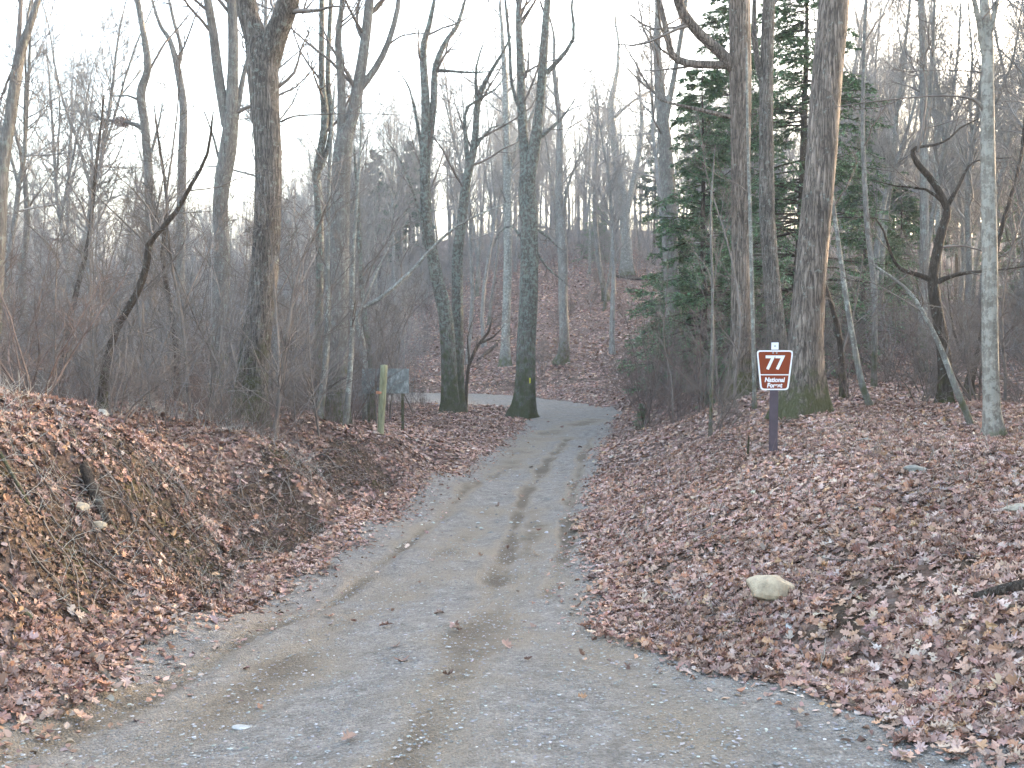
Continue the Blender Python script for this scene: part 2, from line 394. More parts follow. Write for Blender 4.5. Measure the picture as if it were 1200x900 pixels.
for P, hw, dep, md, tread in TR:
    dd, arc = pdist(rx, ry, P)
    dd = np.abs(dd + .11 * fbm(rx, ry, .9, 4).ravel()); wob = .78 * hw * (1 + .45 * vnoise(arc * 1.3, arc * 0 + hw * 50))
    k = np.exp(-(dd / wob) ** 2)
    rz += -dep * .8 * k + dep * .3 * np.exp(-((dd - wob * 1.7) / (wob * .5)) ** 2)
    if tread: rz += k * .007 * np.sin(arc * 2 * PI / .11 + 8 * dd)
    mud = np.maximum(mud, md * (.95 + .45 * vnoise(arc * .8 + hw * 31, arc * 0)) * (1 + .6 * fbm(rx + 3, ry, .5, 3).ravel()) * np.exp(-(dd / (wob * 1.25)) ** 2))
mud = mud.reshape(rx.shape); rz = rz.reshape(rx.shape)
edge_n = .10 * fbm(rx, ry, .8, 3)
zz = G0(rx, ry) + .012 + rz + .009 * fbm(rx, ry, 1.4, 4) + .006 * fbm(rx + 7, ry, .16, 2) - .16 * sstep(.12, -.42, sd + edge_n)
ri = np.arange(rx.size).reshape(rx.shape)
rq = np.stack([ri[:-1, :-1], ri[:-1, 1:], ri[1:, 1:], ri[1:, :-1]], -1).reshape(-1, 4)
def road_mat():
    m, nt, bs, nd, lk = mat_new('gravel_road_surface')
    geo = nd.new('ShaderNodeNewGeometry'); pos = geo.outputs['Position']
    a = nd.new('ShaderNodeAttribute'); a.attribute_name = 'mud'
    big = noise(nt, pos, .9, 6, .62); mid = noise(nt, pos, 6, 6, .7); fine = noise(nt, pos, 55, 4, .7)
    gr = ramp(nt, mid.outputs[0], [(.28, (.148, .130, .112)), (.5, (.225, .200, .175)), (.72, (.31, .28, .25))])
    vo = nd.new('ShaderNodeTexVoronoi'); vo.inputs['Scale'].default_value = 62; lk.new(pos, vo.inputs['Vector'])
    sp = nd.new('ShaderNodeSeparateColor'); lk.new(vo.outputs['Color'], sp.inputs[0])
    gr = mix(nt, .8, gr, mix(nt, 1.0, gr, ramp(nt, sp.outputs[0], [(0, .62), (.5, 1.0), (.95, 1.2), (1, 1.6)]), 'MULTIPLY'))
    tan = ramp(nt, fine.outputs[0], [(.3, (.195, .155, .115)), (.7, (.31, .255, .19))])
    tn = mth(nt, 'ADD', mth(nt, 'MULTIPLY', a.outputs['Fac'], .55), mth(nt, 'SUBTRACT', big.outputs[0], .50))
    c = mix(nt, ramp(nt, tn, [(-.0, 0), (.28, .9)]), gr, tan)
    dk = ramp(nt, mth(nt, 'ADD', a.outputs['Fac'], mth(nt, 'SUBTRACT', mid.outputs[0], .6)), [(.32, 0), (.85, .72)])
    c = mix(nt, dk, c, (.095, .070, .048))
    lk.new(c, bs.inputs['Base Color'])
    bs.inputs['Roughness'].default_value = .85; bs.inputs['Specular IOR Level'].default_value = .25
    h = mth(nt, 'ADD', mth(nt, 'MULTIPLY', vo.outputs['Distance'], -1.0), mth(nt, 'MULTIPLY', fine.outputs[0], 1.2))
    bump(nt, bs, h, 1.0, .02)
    return m
me = mesh_np('road', np.stack([rx, ry, zz], -1).reshape(-1, 3), rq, 4, road_mat(), cols={'mud': mud.ravel()})
tag(link('gravel_road', me), 'grey gravel forest road with muddy wheel ruts, curving left beyond the trees', kind='structure')
def surf(x, y):
    s = road_sd(x, y); g = ground(x, y, s)
    return np.where(s > 0, G0(x, y) + .012 + .009 * fbm(x, y, 1.4, 4), g)
print('road', time.time() - T0)

# ------------------------------------------------------------------ leaf litter
LEAF_A = []   # lobed oak-like outline
lob = [(0, -.62), (.05, -.42), (.22, -.40), (.14, -.22), (.40, -.12), (.20, .02), (.42, .22), (.18, .24), (.22, .44), (0, .56)]
outl = lob + [(-x, y) for x, y in lob[-2:0:-1]]
TA = np.array([(0, 0)] + outl); FA = np.array([[0, i, i % len(outl) + 1] for i in range(1, len(outl) + 1)])
TB = np.array([(0, -.55), (.30, -.1), (.22, .3), (0, .5), (-.24, .28), (-.30, -.12)]); FB = np.array([[0, 1, 2], [0, 2, 3], [0, 3, 4], [0, 4, 5]])
TC = np.array([(0, -.5), (.33, 0), (0, .5), (-.33, 0)]); FC = np.array([[0, 1, 2], [0, 2, 3]])
PAL = np.array([(.35, .225, .175), (.41, .30, .24), (.30, .20, .165), (.24, .145, .115), (.36, .27, .24), (.17, .10, .08), (.42, .33, .30), (.31, .17, .11), (.22, .15, .13), (.12, .075, .06), (.37, .24, .15)])
PW = np.array([.16, .06, .2, .2, .10, .14, .03, .11, .1, .05, .03]); PW /= PW.sum()
def scatter_leaves(x, y, size, tpl, fac, r=rng, lift=.010, tilt=.34):
    n = len(x); e = .15
    z = surf(x, y); gxn = (surf(x + e, y) - z) / e; gyn = (surf(x, y + e) - z) / e
    nrm = norm(np.stack([-gxn, -gyn, np.ones(n)], 1)); nrm = norm(nrm + r.normal(0, tilt, (n, 3)) * .75)
    a = norm(np.cross(nrm, r.normal(0, 1, (n, 3)))); b = np.cross(nrm, a)
    s = size * r.uniform(.65, 1.25, n)
    t = tpl[None] * s[:, None, None] * (1, 1)
    curl = r.normal(.3, 1.5, (n, 1)) / s[:, None] * .5; fold = np.abs(r.normal(0, .55, (n, 1)))
    w = curl * t[..., 1] ** 2 + fold * np.abs(t[..., 0]) + r.normal(0, .05, t.shape[:2]) * s[:, None]
    V = np.stack([x, y, z + lift + s * .12 * r.random(n)], 1)[:, None] + a[:, None] * t[..., :1] + b[:, None] * t[..., 1:] + nrm[:, None] * w[..., None]
    m = tpl.shape[0]; Fc = (fac[None] + (np.arange(n) * m)[:, None, None]).reshape(-1, 3)
    col = PAL[r.choice(len(PAL), n, p=PW)] * r.uniform(.78, 1.2, (n, 1)) * (1 + .4 * fbm(x + 60, y + 20, 1.5, 3))[:, None] * (1 + r.normal(0, .04, (n, 3))) * (1.06, 1.03, .985)
    return V.reshape(-1, 3), Fc, np.repeat(np.clip(col, 0.01, .6), m, 0)
def sample(n, d0, d1, side=.60, marg=1.5, pw=1.0):
    y = d0 + (d1 - d0) * rng.random(n) ** pw; x = rng.uniform(-1, 1, n) * (side * y + marg); return x, y
def keep_leaf(x, y):
    s = road_sd(x, y)
    nz = fbm(x, y, .9, 3) * .35
    p = sstep(.30, -.32, s + nz * 1.3 + .12 * fbm(x, y, .25, 2))             # outside the road: leaves; edge ragged
    p = np.maximum(p, .0016 * (s > 0))
    so = soil_amt(x, y, s)
    p = p * (1 - .96 * np.clip(so * 1.4, 0, 1) * (s < -.3)) * np.where((s < 0), 1 - .45 * sstep(.15, .45, fbm(x + 30, y, .7, 3)), 1)
    return rng.random(len(x)) < p
parts = []
for n, d0, d1, sz, T, FF, pw in [(84000, 3.0, 9.5, .078, TA, FA, .9), (80000, 9.5, 18, .082, TA, FA, 1.), (85000, 18, 34, .11, TB, FB, 1.), (70000, 34, 56, .16, TB, FB, 1), (110000, 53, 125, .26, TC, FC, 1.1)]:
    x, y = sample(n, d0, d1, pw=pw); k = keep_leaf(x, y) & ((y < 90) | (rng.random(n) < .7)); x, y = x[k], y[k]
    parts.append(scatter_leaves(x, y, sz, T, FF))
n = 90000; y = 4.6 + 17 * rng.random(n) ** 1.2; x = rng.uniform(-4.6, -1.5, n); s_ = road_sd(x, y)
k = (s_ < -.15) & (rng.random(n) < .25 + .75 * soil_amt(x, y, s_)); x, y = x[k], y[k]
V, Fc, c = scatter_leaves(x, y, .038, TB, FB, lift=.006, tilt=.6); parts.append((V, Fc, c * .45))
n = 16000; y = 3.4 + 30 * rng.random(n) ** 1.3; x = np.interp(y, LE[:, 1][:130], LE[:, 0][:130]) + rng.exponential(.16, n) - .25; parts.append(scatter_leaves(x, y, .05, TB, FB, lift=.004, tilt=.3))
x = np.interp(y, RE[:, 1][:130], RE[:, 0][:130]) - rng.exponential(.14, n) + .25; parts.append(scatter_leaves(x, y, .05, TB, FB, lift=.004, tilt=.3))
off = 0; Vs = []; Fs = []; Cs = []
for V, Fc, c in parts:
    Vs.append(V); Fs.append(Fc + off); Cs.append(c); off += len(V)
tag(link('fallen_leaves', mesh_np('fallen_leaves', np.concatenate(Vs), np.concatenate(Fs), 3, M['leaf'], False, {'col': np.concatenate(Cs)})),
    'brown and pinkish dead oak leaves covering banks and forest floor', kind='stuff')
print('leaves', time.time() - T0, off)

# gravel stones
def stones(n, d0, d1, s0, s1):
    x, y = sample(n, d0, d1, pw=1.3); k = (road_sd(x, y) > -.05); x, y = x[k], y[k]; n = len(x)
    oct_ = np.array([(1, 0, 0), (0, 1, 0), (-1, 0, 0), (0, -1, 0), (0, 0, 1), (0, 0, -1)], float)
    fo = np.array([[0, 1, 4], [1, 2, 4], [2, 3, 4], [3, 0, 4], [1, 0, 5], [2, 1, 5], [3, 2, 5], [0, 3, 5]])
    s = s0 + (s1 - s0) * rng.random(n) ** 4; th = rng.uniform(0, 2 * PI, n)
    V = oct_[None] * rng.uniform(.6, 1.2, (n, 6, 1)) * s[:, None, None]; V[..., 0] *= rng.uniform(.8, 1.7, (n, 1)); V[..., 2] *= .4
    c, sn = np.cos(th)[:, None], np.sin(th)[:, None]; vx = V[..., 0] * c - V[..., 1] * sn; vy = V[..., 0] * sn + V[..., 1] * c
    V = np.stack([vx + x[:, None], vy + y[:, None], V[..., 2] + surf(x, y)[:, None] + .002], -1)
    Fc = (fo[None] + (np.arange(n) * 6)[:, None, None]).reshape(-1, 3)
    g = rng.choice([.16, .24, .32, .40, .55], n, p=[.30, .38, .23, .08, .01])[:, None] * np.array([[1.02, 1.0, .97]]) * (1 + rng.normal(0, .04, (n, 3)))
    return V.reshape(-1, 3), Fc, np.repeat(g, 6, 0)
V1, F1, C1 = stones(120000, 2.5, 12, .002, .014); V2, F2, C2 = stones(9000, 12, 40, .012, .04)
tag(link('loose_gravel', mesh_np('loose_gravel', np.vstack([V1, V2]), np.vstack([F1, F2 + len(V1)]), 3, M['stone'], False, {'col': np.vstack([C1, C2])})),
    'loose grey gravel stones strewn over the road', kind='stuff')

# ------------------------------------------------------------------ trees from traced stems
def refine(pts, d, base=None, seg=.35):
    """pts: (px,py,w) -> smooth 3d polyline with radii, wandering a little in depth"""
    P = np.array([at(px, py, d) for px, py, w in pts]); R = np.array([max(w, 1.0) * d / F / 2 for *_, w in pts])
    if len(P) == 1: return P, R
    L = np.linalg.norm(np.diff(P, axis=0), axis=1).sum(); per = int(max(2, min(10, L / seg / (len(P) - 1))))
    return np.array(catmull(P, per)), catmull(np.stack([R, R], 1), per)[:, 0]
def trunk_tube(tb, P, R, k, flare=False, seed=0, rough=.05):
    n = len(P); a = np.arange(k) * 2 * PI / k
    ph = seed * 1.7
    h = np.concatenate([[0], np.cumsum(np.linalg.norm(np.diff(P, axis=0), axis=1))])
    j = 1 + rough * np.sin(a * 3 + ph)[None] * np.sin(h * 1.3 + ph)[:, None] + rough * .8 * vnoise(a[None] * 2.2 + ph, h[:, None] * 1.8 + ph)
    if flare:
        f = np.exp(-h / (R[0] * 1.6))[:, None]
        j = j + f * (.35 + .6 * np.maximum(0, np.sin(a * 4 + ph + .6 * np.sin(a))) [None])
    tb.add(P, R, k, jit=j[None, :, :])
def add_twigs(cb, segs, d, dens=1.0, tip=.0035, fade_low=None, r=rng, lenf=1.0):
    """segs: list of (P,R) limbs; grows side branches, twigs along them"""
    for P, R in segs:
        L = np.linalg.norm(np.diff(P, axis=0), axis=1).sum()
        m = int(max(2, L * 1.35 * dens)); t0 = .12
        S, D, rad, t = spawn(P[None], R[None], m, t0, .99, .5, 1.25, r)
        bl = np.clip(rad * 22 + .5, .5, 3.2) * r.uniform(.5, 1.2, len(S)) * lenf
        B = vgrow(S, D, bl, 6, .16, .07, r); r0 = np.clip(rad * .38, tip * 1.6, .05); BR = taper(len(B), 7, r0, np.full(len(B), tip))
        cb.add(B, BR, 4)
        S2, D2, rad2, _ = spawn(B, BR, 6, .15, .98, .4, 1.1, r); l2 = np.repeat(bl, 6) * r.uniform(.18, .5, len(S2))
        C = vgrow(S2, D2, l2, 4, .16, .05, r); CR = taper(len(C), 5, np.clip(rad2 * .6, tip, .02), np.full(len(C), tip * .7)); cb.add(C, CR, 3)
        S3, D3, rad3, _ = spawn(C, CR, 4, .2, 1, .4, 1.0, r); l3 = np.repeat(l2, 4) * r.uniform(.25, .55, len(S3))
        E = vgrow(S3, D3, l3, 2, .14, .03, r); cb.add(E, taper(len(E), 3, np.full(len(E), tip * .75), np.full(len(E), tip * .5)), 3)
def traced(label, d, stems, mat, group=None, top=17.0, dens=1.0, flare=True, low=.35, twig='twig', name='bare_tree', ext=True, sides=14, rough=.05, cat='tree'):
    """stems[0] is the trunk from the ground; the others are limbs. Everything becomes Empty > trunk, crown (+ marks)"""
    r = np.random.default_rng(abs(hash(tuple(stems[0][0]))) % 99991 + int(d * 7))
    r = np.random.default_rng(int(stems[0][0][0] * 13 + stems[0][0][1] * 7 + d * 101) % 99991)
    b = at(*stems[0][0][:2], d); gz = g1(b[0], b[1]); base = np.array([b[0], d, gz])
    t = empty(name, base)
    tag(t, label, cat, group)
    tb = Tubes(); cb = Tubes(); limbs = []
    for i, st in enumerate(stems):
        P, R = refine(st, d)
        if i == 0:
            keep = P[:, 2] > gz + .05; P = P[keep]; R = R[keep]
            b0 = np.array([b[0], d, gz - .12]); P = np.vstack([b0, P]); R = np.concatenate([[R[0]], R])
        # drift in depth away from the picture plane
        n = len(P); h = np.linspace(0, 1, n)
        amp = (0.25 if i == 0 else .9) * min(1.5, np.linalg.norm(P[-1] - P[0]) * .18)
        sg = r.choice([-1, 1]); dep = sg * amp * h ** 1.3 + (0 if i == 0 else 0)
        if i > 0:
            # start on the trunk's own depth
            q = np.vstack([Pp for Pp, _ in limbs]); j = np.argmin(((q - P[0])[:, [0, 2]] ** 2).sum(1)); dep = dep + (q[j, 1] - d)
        sc = (d + dep) / d; P = P * np.where(np.arange(n)[:, None] >= (1 if i == 0 else 0), sc[:, None], 1)
        R = R * (1 + .0 * h)
        limbs.append((P, R))
    segs = []
    for i, (P, R) in enumerate(limbs):
        big = R.max() > .035
        topout = stems[i][-1][1] < 25
        if ext and (topout or R[-1] > .05):
            rem = max(2.0, (top - (P[-1, 2] - gz)) * r.uniform(.75, 1.05)) if topout else R[-1] * 40
            dr = norm((P[-1] - P[max(0, len(P) - 4)])[None])[0]
            Q = vgrow(P[-1:], dr[None], rem, 12, .10, .06, r)[0]; QR = np.linspace(R[-1], .01, 13)
            if big or i == 0: P2 = np.vstack([P, Q[1:]]); R2 = np.concatenate([R, QR[1:]])
            else: P2 = np.vstack([P, Q[1:]]); R2 = np.concatenate([R, QR[1:]])
        else: P2, R2 = P, R * np.linspace(1, .35 if i else .7, len(R))
        if R2[-1] > .012 and len(R2) > 3: R2 = R2.copy(); R2[-1] *= .5
        if i == 0:
            trunk_tube(tb, P2 - base, R2, sides, flare, d, rough)
            k = int(len(P2) * low); 
            if len(P2) - k > 2: segs.append((P2[k:], R2[k:]))
        else:
            trunk_tube(tb if big else cb, P2 - base, R2, 10 if big else 6, False, i, rough); segs.append((P2, R2))
    add_twigs(cb, [(P - base, R) for P, R in segs], d, dens * 1.35, tip=max(.0045, d * .0002), r=r)
    link('trunk', tb.build('trunk', M[mat]), t); link('crown', cb.build('crown', M[twig]), t)
    return t

T_ = traced
oak1 = T_('massive furrowed oak trunk forking into two limbs near the top, on the left bank', 17, [
    [(293, 482, 40), (296, 445, 36), (302, 380, 33), (309, 320, 32), (313, 250, 31), (315, 180, 31), (311, 120, 33), (308, 80, 36), (300, 45, 27), (290, 15, 25), (284, -30, 23)],
    [(313, 75, 30), (322, 45, 28), (331, 22, 26), (338, 0, 25), (346, -40, 22)],
    [(326, 102, 4.5), (345, 85, 4), (352, 60, 3.4), (360, 42, 3), (369, 28, 2)],
    [(329, 143, 3), (345, 136, 2.6), (380, 134, 2.2), (420, 133, 2), (470, 135, 1.5)]], 'oak', dens=.45, low=.75, sides=22)
T_('dark slanting tree at the picture edge, splitting into thin upright limbs', 12, [
    [(-22, 480, 26), (-10, 380, 22), (-4, 300, 18), (2, 200, 15), (12, 140, 13), (22, 70, 12), (35, 30, 8), (48, -10, 6)],
    [(20, 72, 6), (23, 30, 5), (25, -10, 4)], [(15, 82, 4), (3, 110, 3), (-5, 150, 2)]], 'grey', dens=.4, low=.6)
T_('slim tree with a knobbly kink high on its trunk holding a squirrel nest', 30, [
    [(178, 476, 14), (176, 350, 11), (175, 260, 10), (174, 200, 10), (170, 150, 9), (165, 110, 10), (173, 82, 8), (170, 50, 7), (161, 0, 6)],
    [(167, 150, 6), (150, 143, 5), (120, 140, 4.5), (100, 132, 4), (64, 127, 3)], [(168, 120, 4), (150, 112, 3), (130, 112, 3), (136, 95, 2)],
    [(174, 190, 4), (185, 150, 3), (192, 110, 2)]], 'grey', dens=.7)
T_('slim tree with a Y of thin arching limbs, beside the kinked tree', 32, [
    [(213, 477, 13), (211, 350, 11), (213, 200, 10), (215, 130, 9), (210, 90, 8), (200, 50, 6), (188, 30, 4), (178, 0, 3)],
    [(207, 82, 5), (213, 60, 4), (205, 30, 4), (198, 0, 3)]], 'grey', dens=.7)
T_('stout tree dividing into three upright stems at mid height, left of the massive oak', 22, [
    [(258, 480, 24), (257, 400, 20), (261, 300, 18), (258, 240, 17), (266, 180, 19), (270, 145, 17), (273, 80, 12), (273, 30, 11), (270, -20, 10)],
    [(266, 148, 12), (256, 90, 11), (250, 40, 10), (243, 0, 9)], [(275, 148, 7), (285, 90, 7), (293, 60, 6), (301, 30, 5)],
    [(262, 210, 4), (250, 160, 3.5), (235, 120, 3)]], 'grey', dens=.6)
T_('bent dark small tree leaning right across the thicket on the left bank', 15, [
    [(119, 479, 11), (124, 430, 10), (137, 385, 9.5), (160, 345, 9), (172, 310, 9), (174, 288, 9), (185, 272, 8), (205, 250, 7), (225, 215, 6), (243, 180, 5), (250, 130, 4)],
    [(137, 385, 4), (120, 345, 3), (112, 300, 2.5), (118, 220, 2), (122, 130, 2)]], 'dark', dens=1.0, low=.3, top=7, sides=10)
T_('thin dark tree with two intertwined stems right of the massive oak', 26, [
    [(380, 492, 11), (373, 440, 9), (375, 300, 9), (373, 230, 9), (371, 200, 8), (379, 160, 9), (381, 130, 9), (377, 90, 7), (377, 0, 6)],
    [(372, 205, 6), (386, 168, 6), (388, 130, 6), (384, 90, 6), (388, 0, 5)]], 'mossy', dens=.5)
T_('stout pale grey tree with three spreading upper limbs right of the intertwined stems', 24, [
    [(394, 492, 26), (396, 400, 23), (398, 300, 22), (399, 220, 22), (403, 165, 20), (412, 140, 15), (418, 110, 14), (426, 60, 12), (431, 20, 11), (435, -20, 10)],
    [(400, 165, 10), (400, 100, 9), (396, 50, 8), (399, 20, 6), (403, -20, 5)], [(419, 108, 9), (440, 80, 8), (455, 50, 7), (466, 10, 6), (468, -20, 5)],
    [(427, 48, 5), (418, 30, 4), (421, 0, 3)], [(412, 250, 4), (420, 210, 3), (412, 170, 3)]], 'grey', dens=.55)
T_('pale thin stem leaning right at its foot, in front of the stout pale grey tree', 21, [
    [(373, 497, 9), (380, 440, 8), (384, 380, 7), (384, 300, 6), (386, 200, 5), (392, 100, 4)]], 'pale', dens=.6, top=12, sides=8)
T_('pale thin straight stem between the stout pale grey tree and the wooden post', 21, [
    [(405, 499, 8), (410, 440, 7), (413, 380, 6), (414, 300, 5), (421, 200, 4), (424, 120, 3)]], 'pale', dens=.6, top=12, sides=8)
T_('mossy dark stem whose long bare pale limb slants up to the right over the road', 27.2, [
    [(428, 499, 9), (428, 440, 8), (425, 400, 7), (418, 368, 7), (445, 350, 6), (480, 320, 5.5), (510, 287, 4.5), (545, 259, 3.5), (600, 236, 2)],
    [(420, 368, 4), (440, 322, 3.5), (460, 280, 2.5)]], 'pale', dens=.25, low=.5, ext=False, top=7, sides=9, flare=False)
T_('dark mossy stem close behind the weathered board', 28.5, [
    [(436, 487, 9), (434, 440, 8), (430, 395, 8), (424, 340, 7), (420, 250, 6), (415, 170, 4)]], 'mossy', dens=.6, top=10, sides=9)
T_('lichened tree with a curved lower trunk, left one of the pair at the road bend', 36, [
    [(528, 482, 21), (526, 430, 18), (522, 370, 17), (513, 330, 15), (505, 290, 14), (500, 265, 13), (498, 200, 12), (499, 130, 10), (496, 60, 8), (503, 30, 6), (509, 0, 4)],
    [(502, 180, 8), (508, 120, 8), (510, 80, 7), (522, 50, 6), (536, 30, 5), (545, 0, 3)], [(497, 190, 6), (490, 150, 5), (480, 105, 4), (465, 80, 2)],
    [(510, 82, 4), (560, 85, 3), (590, 80, 2)], [(515, 330, 5), (495, 260, 4), (470, 190, 3), (440, 150, 2)]], 'mossy', dens=.55)
T_('dark lichened tree with crooked upper limbs, right one of the pair at the road bend', 37, [
    [(537, 481, 16), (537, 420, 14), (536, 350, 14), (536, 300, 14), (541, 260, 13), (547, 210, 12), (556, 170, 10), (560, 120, 9), (572, 90, 6), (590, 60, 4), (600, 40, 3)],
    [(548, 188, 6), (545, 150, 5), (548, 125, 5), (580, 105, 4), (592, 88, 3)], [(559, 122, 5), (558, 80, 4), (570, 40, 3)], [(553, 180, 4), (575, 150, 3), (600, 145, 2)]], 'mossy', dens=.55)
mid = T_('straight mossy tree with a small yellow blaze, standing on the inside of the road bend', 37, [
    [(612, 487, 27), (615, 465, 24), (617, 400, 22), (620, 330, 21), (620, 260, 20), (618, 210, 19), (624, 185, 15), (632, 130, 11), (637, 60, 10), (640, 20, 8), (643, -10, 7)],
    [(616, 205, 12), (612, 140, 11), (610, 80, 9), (608, 30, 8), (608, 0, 6)], [(640, 86, 6), (655, 70, 5), (672, 45, 4), (670, 10, 3)],
    [(634, 160, 5), (655, 142, 4), (668, 125, 3), (690, 90, 2)], [(613, 138, 5), (600, 100, 4), (597, 50, 4), (592, 0, 3)],
    [(616, 287, 4), (600, 265, 3), (585, 273, 3), (578, 290, 2)], [(624, 265, 4), (642, 278, 4), (656, 292, 3)], [(624, 287, 4), (640, 312, 3), (655, 325, 3), (668, 337, 2)]],
    'mossy', dens=.6, low=.5)
T_('grey tree with a flared foot on the hillside edge, right of the blazed tree', 57, [
    [(657, 428, 15), (661, 405, 12), (660, 350, 11), (659, 290, 11), (655, 220, 9), (656, 150, 7), (650, 90, 5)], [(658, 260, 5), (668, 210, 4), (690, 160, 2)]], 'grey', dens=.7, twig='twigfar')
T_('slender pale tree on the hillside edge, left of the blazed tree', 58, [
    [(592, 417, 12), (593, 380, 10), (595, 300, 10), (594, 200, 9), (592, 100, 7), (588, 30, 4)], [(594, 230, 5), (605, 170, 4), (625, 130, 2)]], 'pale', dens=.7, twig='twigfar')
T_('pale forked tree high on the hillside beside a fallen log', 84, [
    [(735, 322, 15), (733, 270, 12), (728, 220, 11), (722, 180, 10), (716, 130, 8), (722, 90, 5)], [(734, 250, 8), (745, 200, 7), (752, 150, 5), (750, 110, 3)], [(718, 140, 4), (740, 120, 3), (765, 105, 3)]], 'pale', dens=.8, twig='twigfar')
T_('thin leaning tree on the hillside between the flared tree and the forked one', 75, [
    [(711, 352, 8), (704, 320, 6), (700, 290, 6), (697, 230, 5), (700, 160, 4)]], 'grey', dens=.6, twig='twigfar', sides=8)
T_('tall rugged tree with thick pale limbs sweeping left over the hemlocks', 21.5, [
    [(868, 461, 29), (868, 430, 26), (868, 350, 22), (868, 260, 21), (868, 180, 22), (868, 100, 25), (867, 30, 24), (867, -30, 23)],
    [(860, 80, 14), (845, 62, 13), (820, 40, 12), (800, 15, 11), (793, -5, 10)], [(860, 76, 9), (830, 76, 9), (805, 74, 9), (788, 65, 8), (783, 45, 7), (775, 10, 6), (770, -10, 5)],
    [(800, 72, 4), (775, 58, 3), (755, 30, 2), (742, 25, 2)], [(860, 138, 6), (830, 131, 6), (800, 124, 5), (775, 118, 4), (768, 110, 3)]], 'oakbig', dens=.45, low=.7, sides=18)
T_('tall tree leaning slightly left between the two biggest trunks by the route sign', 26, [
    [(916, 460, 25), (911, 400, 21), (904, 320, 19), (899, 250, 18), (898, 150, 16), (899, 60, 15), (901, 0, 14)], [(896, 104, 8), (888, 75, 7), (884, 40, 6), (884, 0, 5)],
    [(903, 10, 4), (912, -2, 3)]], 'oak', dens=.5, low=.7, sides=16)
T_('largest trunk on the right with deep furrowed bark and bright green moss at its foot', 16.5, [
    [(939, 484, 50), (942, 460, 42), (944, 400, 38), (950, 320, 36), (957, 250, 35), (963, 180, 35), (968, 100, 35), (975, 30, 35), (980, -30, 34)]], 'oakbig', dens=.3, low=.9, sides=26, rough=.04)
T_('slim mottled pale tree with a forked top at the right, standing nearest the viewer', 13.5, [
    [(1165, 511, 22), (1162, 480, 19), (1160, 400, 18), (1160, 300, 17), (1158, 200, 16), (1157, 100, 14), (1157, 50, 13), (1153, 0, 10)],
    [(1157, 48, 7), (1165, 20, 5), (1170, -10, 4)], [(1155, 75, 7), (1147, 25, 6), (1140, -5, 5)],
    [(1153, 130, 4), (1140, 116, 3.2), (1105, 112, 3), (1060, 115, 2.8), (1000, 122, 2.4), (960, 130, 2), (920, 142, 1.6)],
    [(1155, 85, 2), (1110, 82, 1.8), (1060, 84, 1.5)]], 'mottled', dens=.3, low=.75, sides=16, rough=.02)
T_('gnarled dark tree with zigzag limbs reaching both ways, left of the mottled tree', 17.5, [
    [(1106, 479, 17), (1108, 440, 16), (1104, 400, 15), (1098, 365, 14), (1093, 330, 13), (1097, 300, 12), (1105, 265, 12), (1110, 245, 10), (1095, 215, 9), (1078, 195, 9), (1070, 182, 7), (1073, 173, 5), (1095, 170, 4), (1113, 162, 3), (1125, 150, 3), (1145, 140, 2)],
    [(1110, 242, 6), (1125, 215, 5), (1135, 195, 4), (1150, 187, 3), (1185, 185, 2)], [(1092, 328, 7), (1070, 320, 6), (1055, 315, 6), (1045, 300, 5), (1035, 270, 5), (1025, 255, 4)],
    [(1096, 332, 7), (1120, 322, 6), (1150, 318, 5), (1175, 316, 4), (1210, 311, 3)], [(1106, 238, 5), (1085, 222, 4), (1050, 218, 3), (1020, 210, 2)],
    [(1102, 290, 4), (1130, 288, 3), (1160, 297, 3), (1200, 305, 2)], [(1075, 178, 4), (1085, 120, 3), (1080, 60, 2)]], 'dark', dens=.5, low=.7, ext=False, sides=14)
T_('pale dead snag leaning left against the gnarled dark tree', 14.5, [
    [(1142, 506, 8), (1122, 460, 8), (1105, 415, 7), (1090, 382, 6), (1070, 347, 5), (1045, 325, 4), (1020, 308, 3)], [(1108, 420, 3), (1115, 380, 2.5), (1100, 350, 2)]],
    'pale', dens=.25, ext=False, flare=False, sides=9, cat='dead tree')
T_('slender pale tree leaning left, just right of the largest trunk', 18, [
    [(1024, 487, 8), (1010, 450, 8), (1000, 400, 7), (990, 340, 7), (982, 280, 6), (975, 230, 6), (972, 180, 5), (968, 100, 4)]], 'pale', dens=.5, top=10, sides=9)
T_('short dark curved tree behind the slender leaning pale one', 20, [
    [(989, 465, 8), (984, 400, 7), (975, 360, 6), (963, 325, 5), (945, 300, 3)], [(985, 420, 4), (1000, 370, 3), (1012, 300, 2.5)]], 'dark', dens=.8, top=6, sides=9)
T_('thin straight tree between the largest trunk and the gnarled tree', 24, [
    [(1024, 452, 7), (1025, 350, 7), (1018, 280, 6), (1015, 250, 6), (1011, 150, 5), (1013, 50, 4), (1015, 0, 4)]], 'grey', dens=.6, sides=9)
T_('straight brown trunk rising behind the gnarled dark tree', 28, [
    [(1080, 445, 11), (1083, 300, 10), (1083, 170, 9), (1082, 80, 8), (1079, 0, 7)], [(1083, 180, 5), (1092, 90, 4), (1095, 0, 3)]], 'grey', dens=.6)
T_('dark tree slanting right behind the mottled pale tree', 22, [
    [(1136, 448, 11), (1142, 425, 9), (1150, 395, 8), (1160, 340, 8), (1170, 280, 7), (1185, 230, 6), (1197, 180, 5), (1205, 90, 4)], [(1140, 440, 5), (1118, 390, 4), (1110, 330, 3)]], 'dark', dens=.7, sides=9)
T_('thin pale stem against the tall rugged tree', 20, [
    [(884, 458, 5), (881, 330, 5), (879, 250, 5), (876, 150, 4), (875, 50, 4)]], 'pale', dens=.35, top=12, sides=8)
T_('very thin stem in front of the dark hemlocks', 18, [
    [(833, 478, 4), (835, 350, 3.6), (833, 250, 3.2), (838, 170, 2.2)]], 'grey', dens=.35, top=8, sides=7, ext=False)
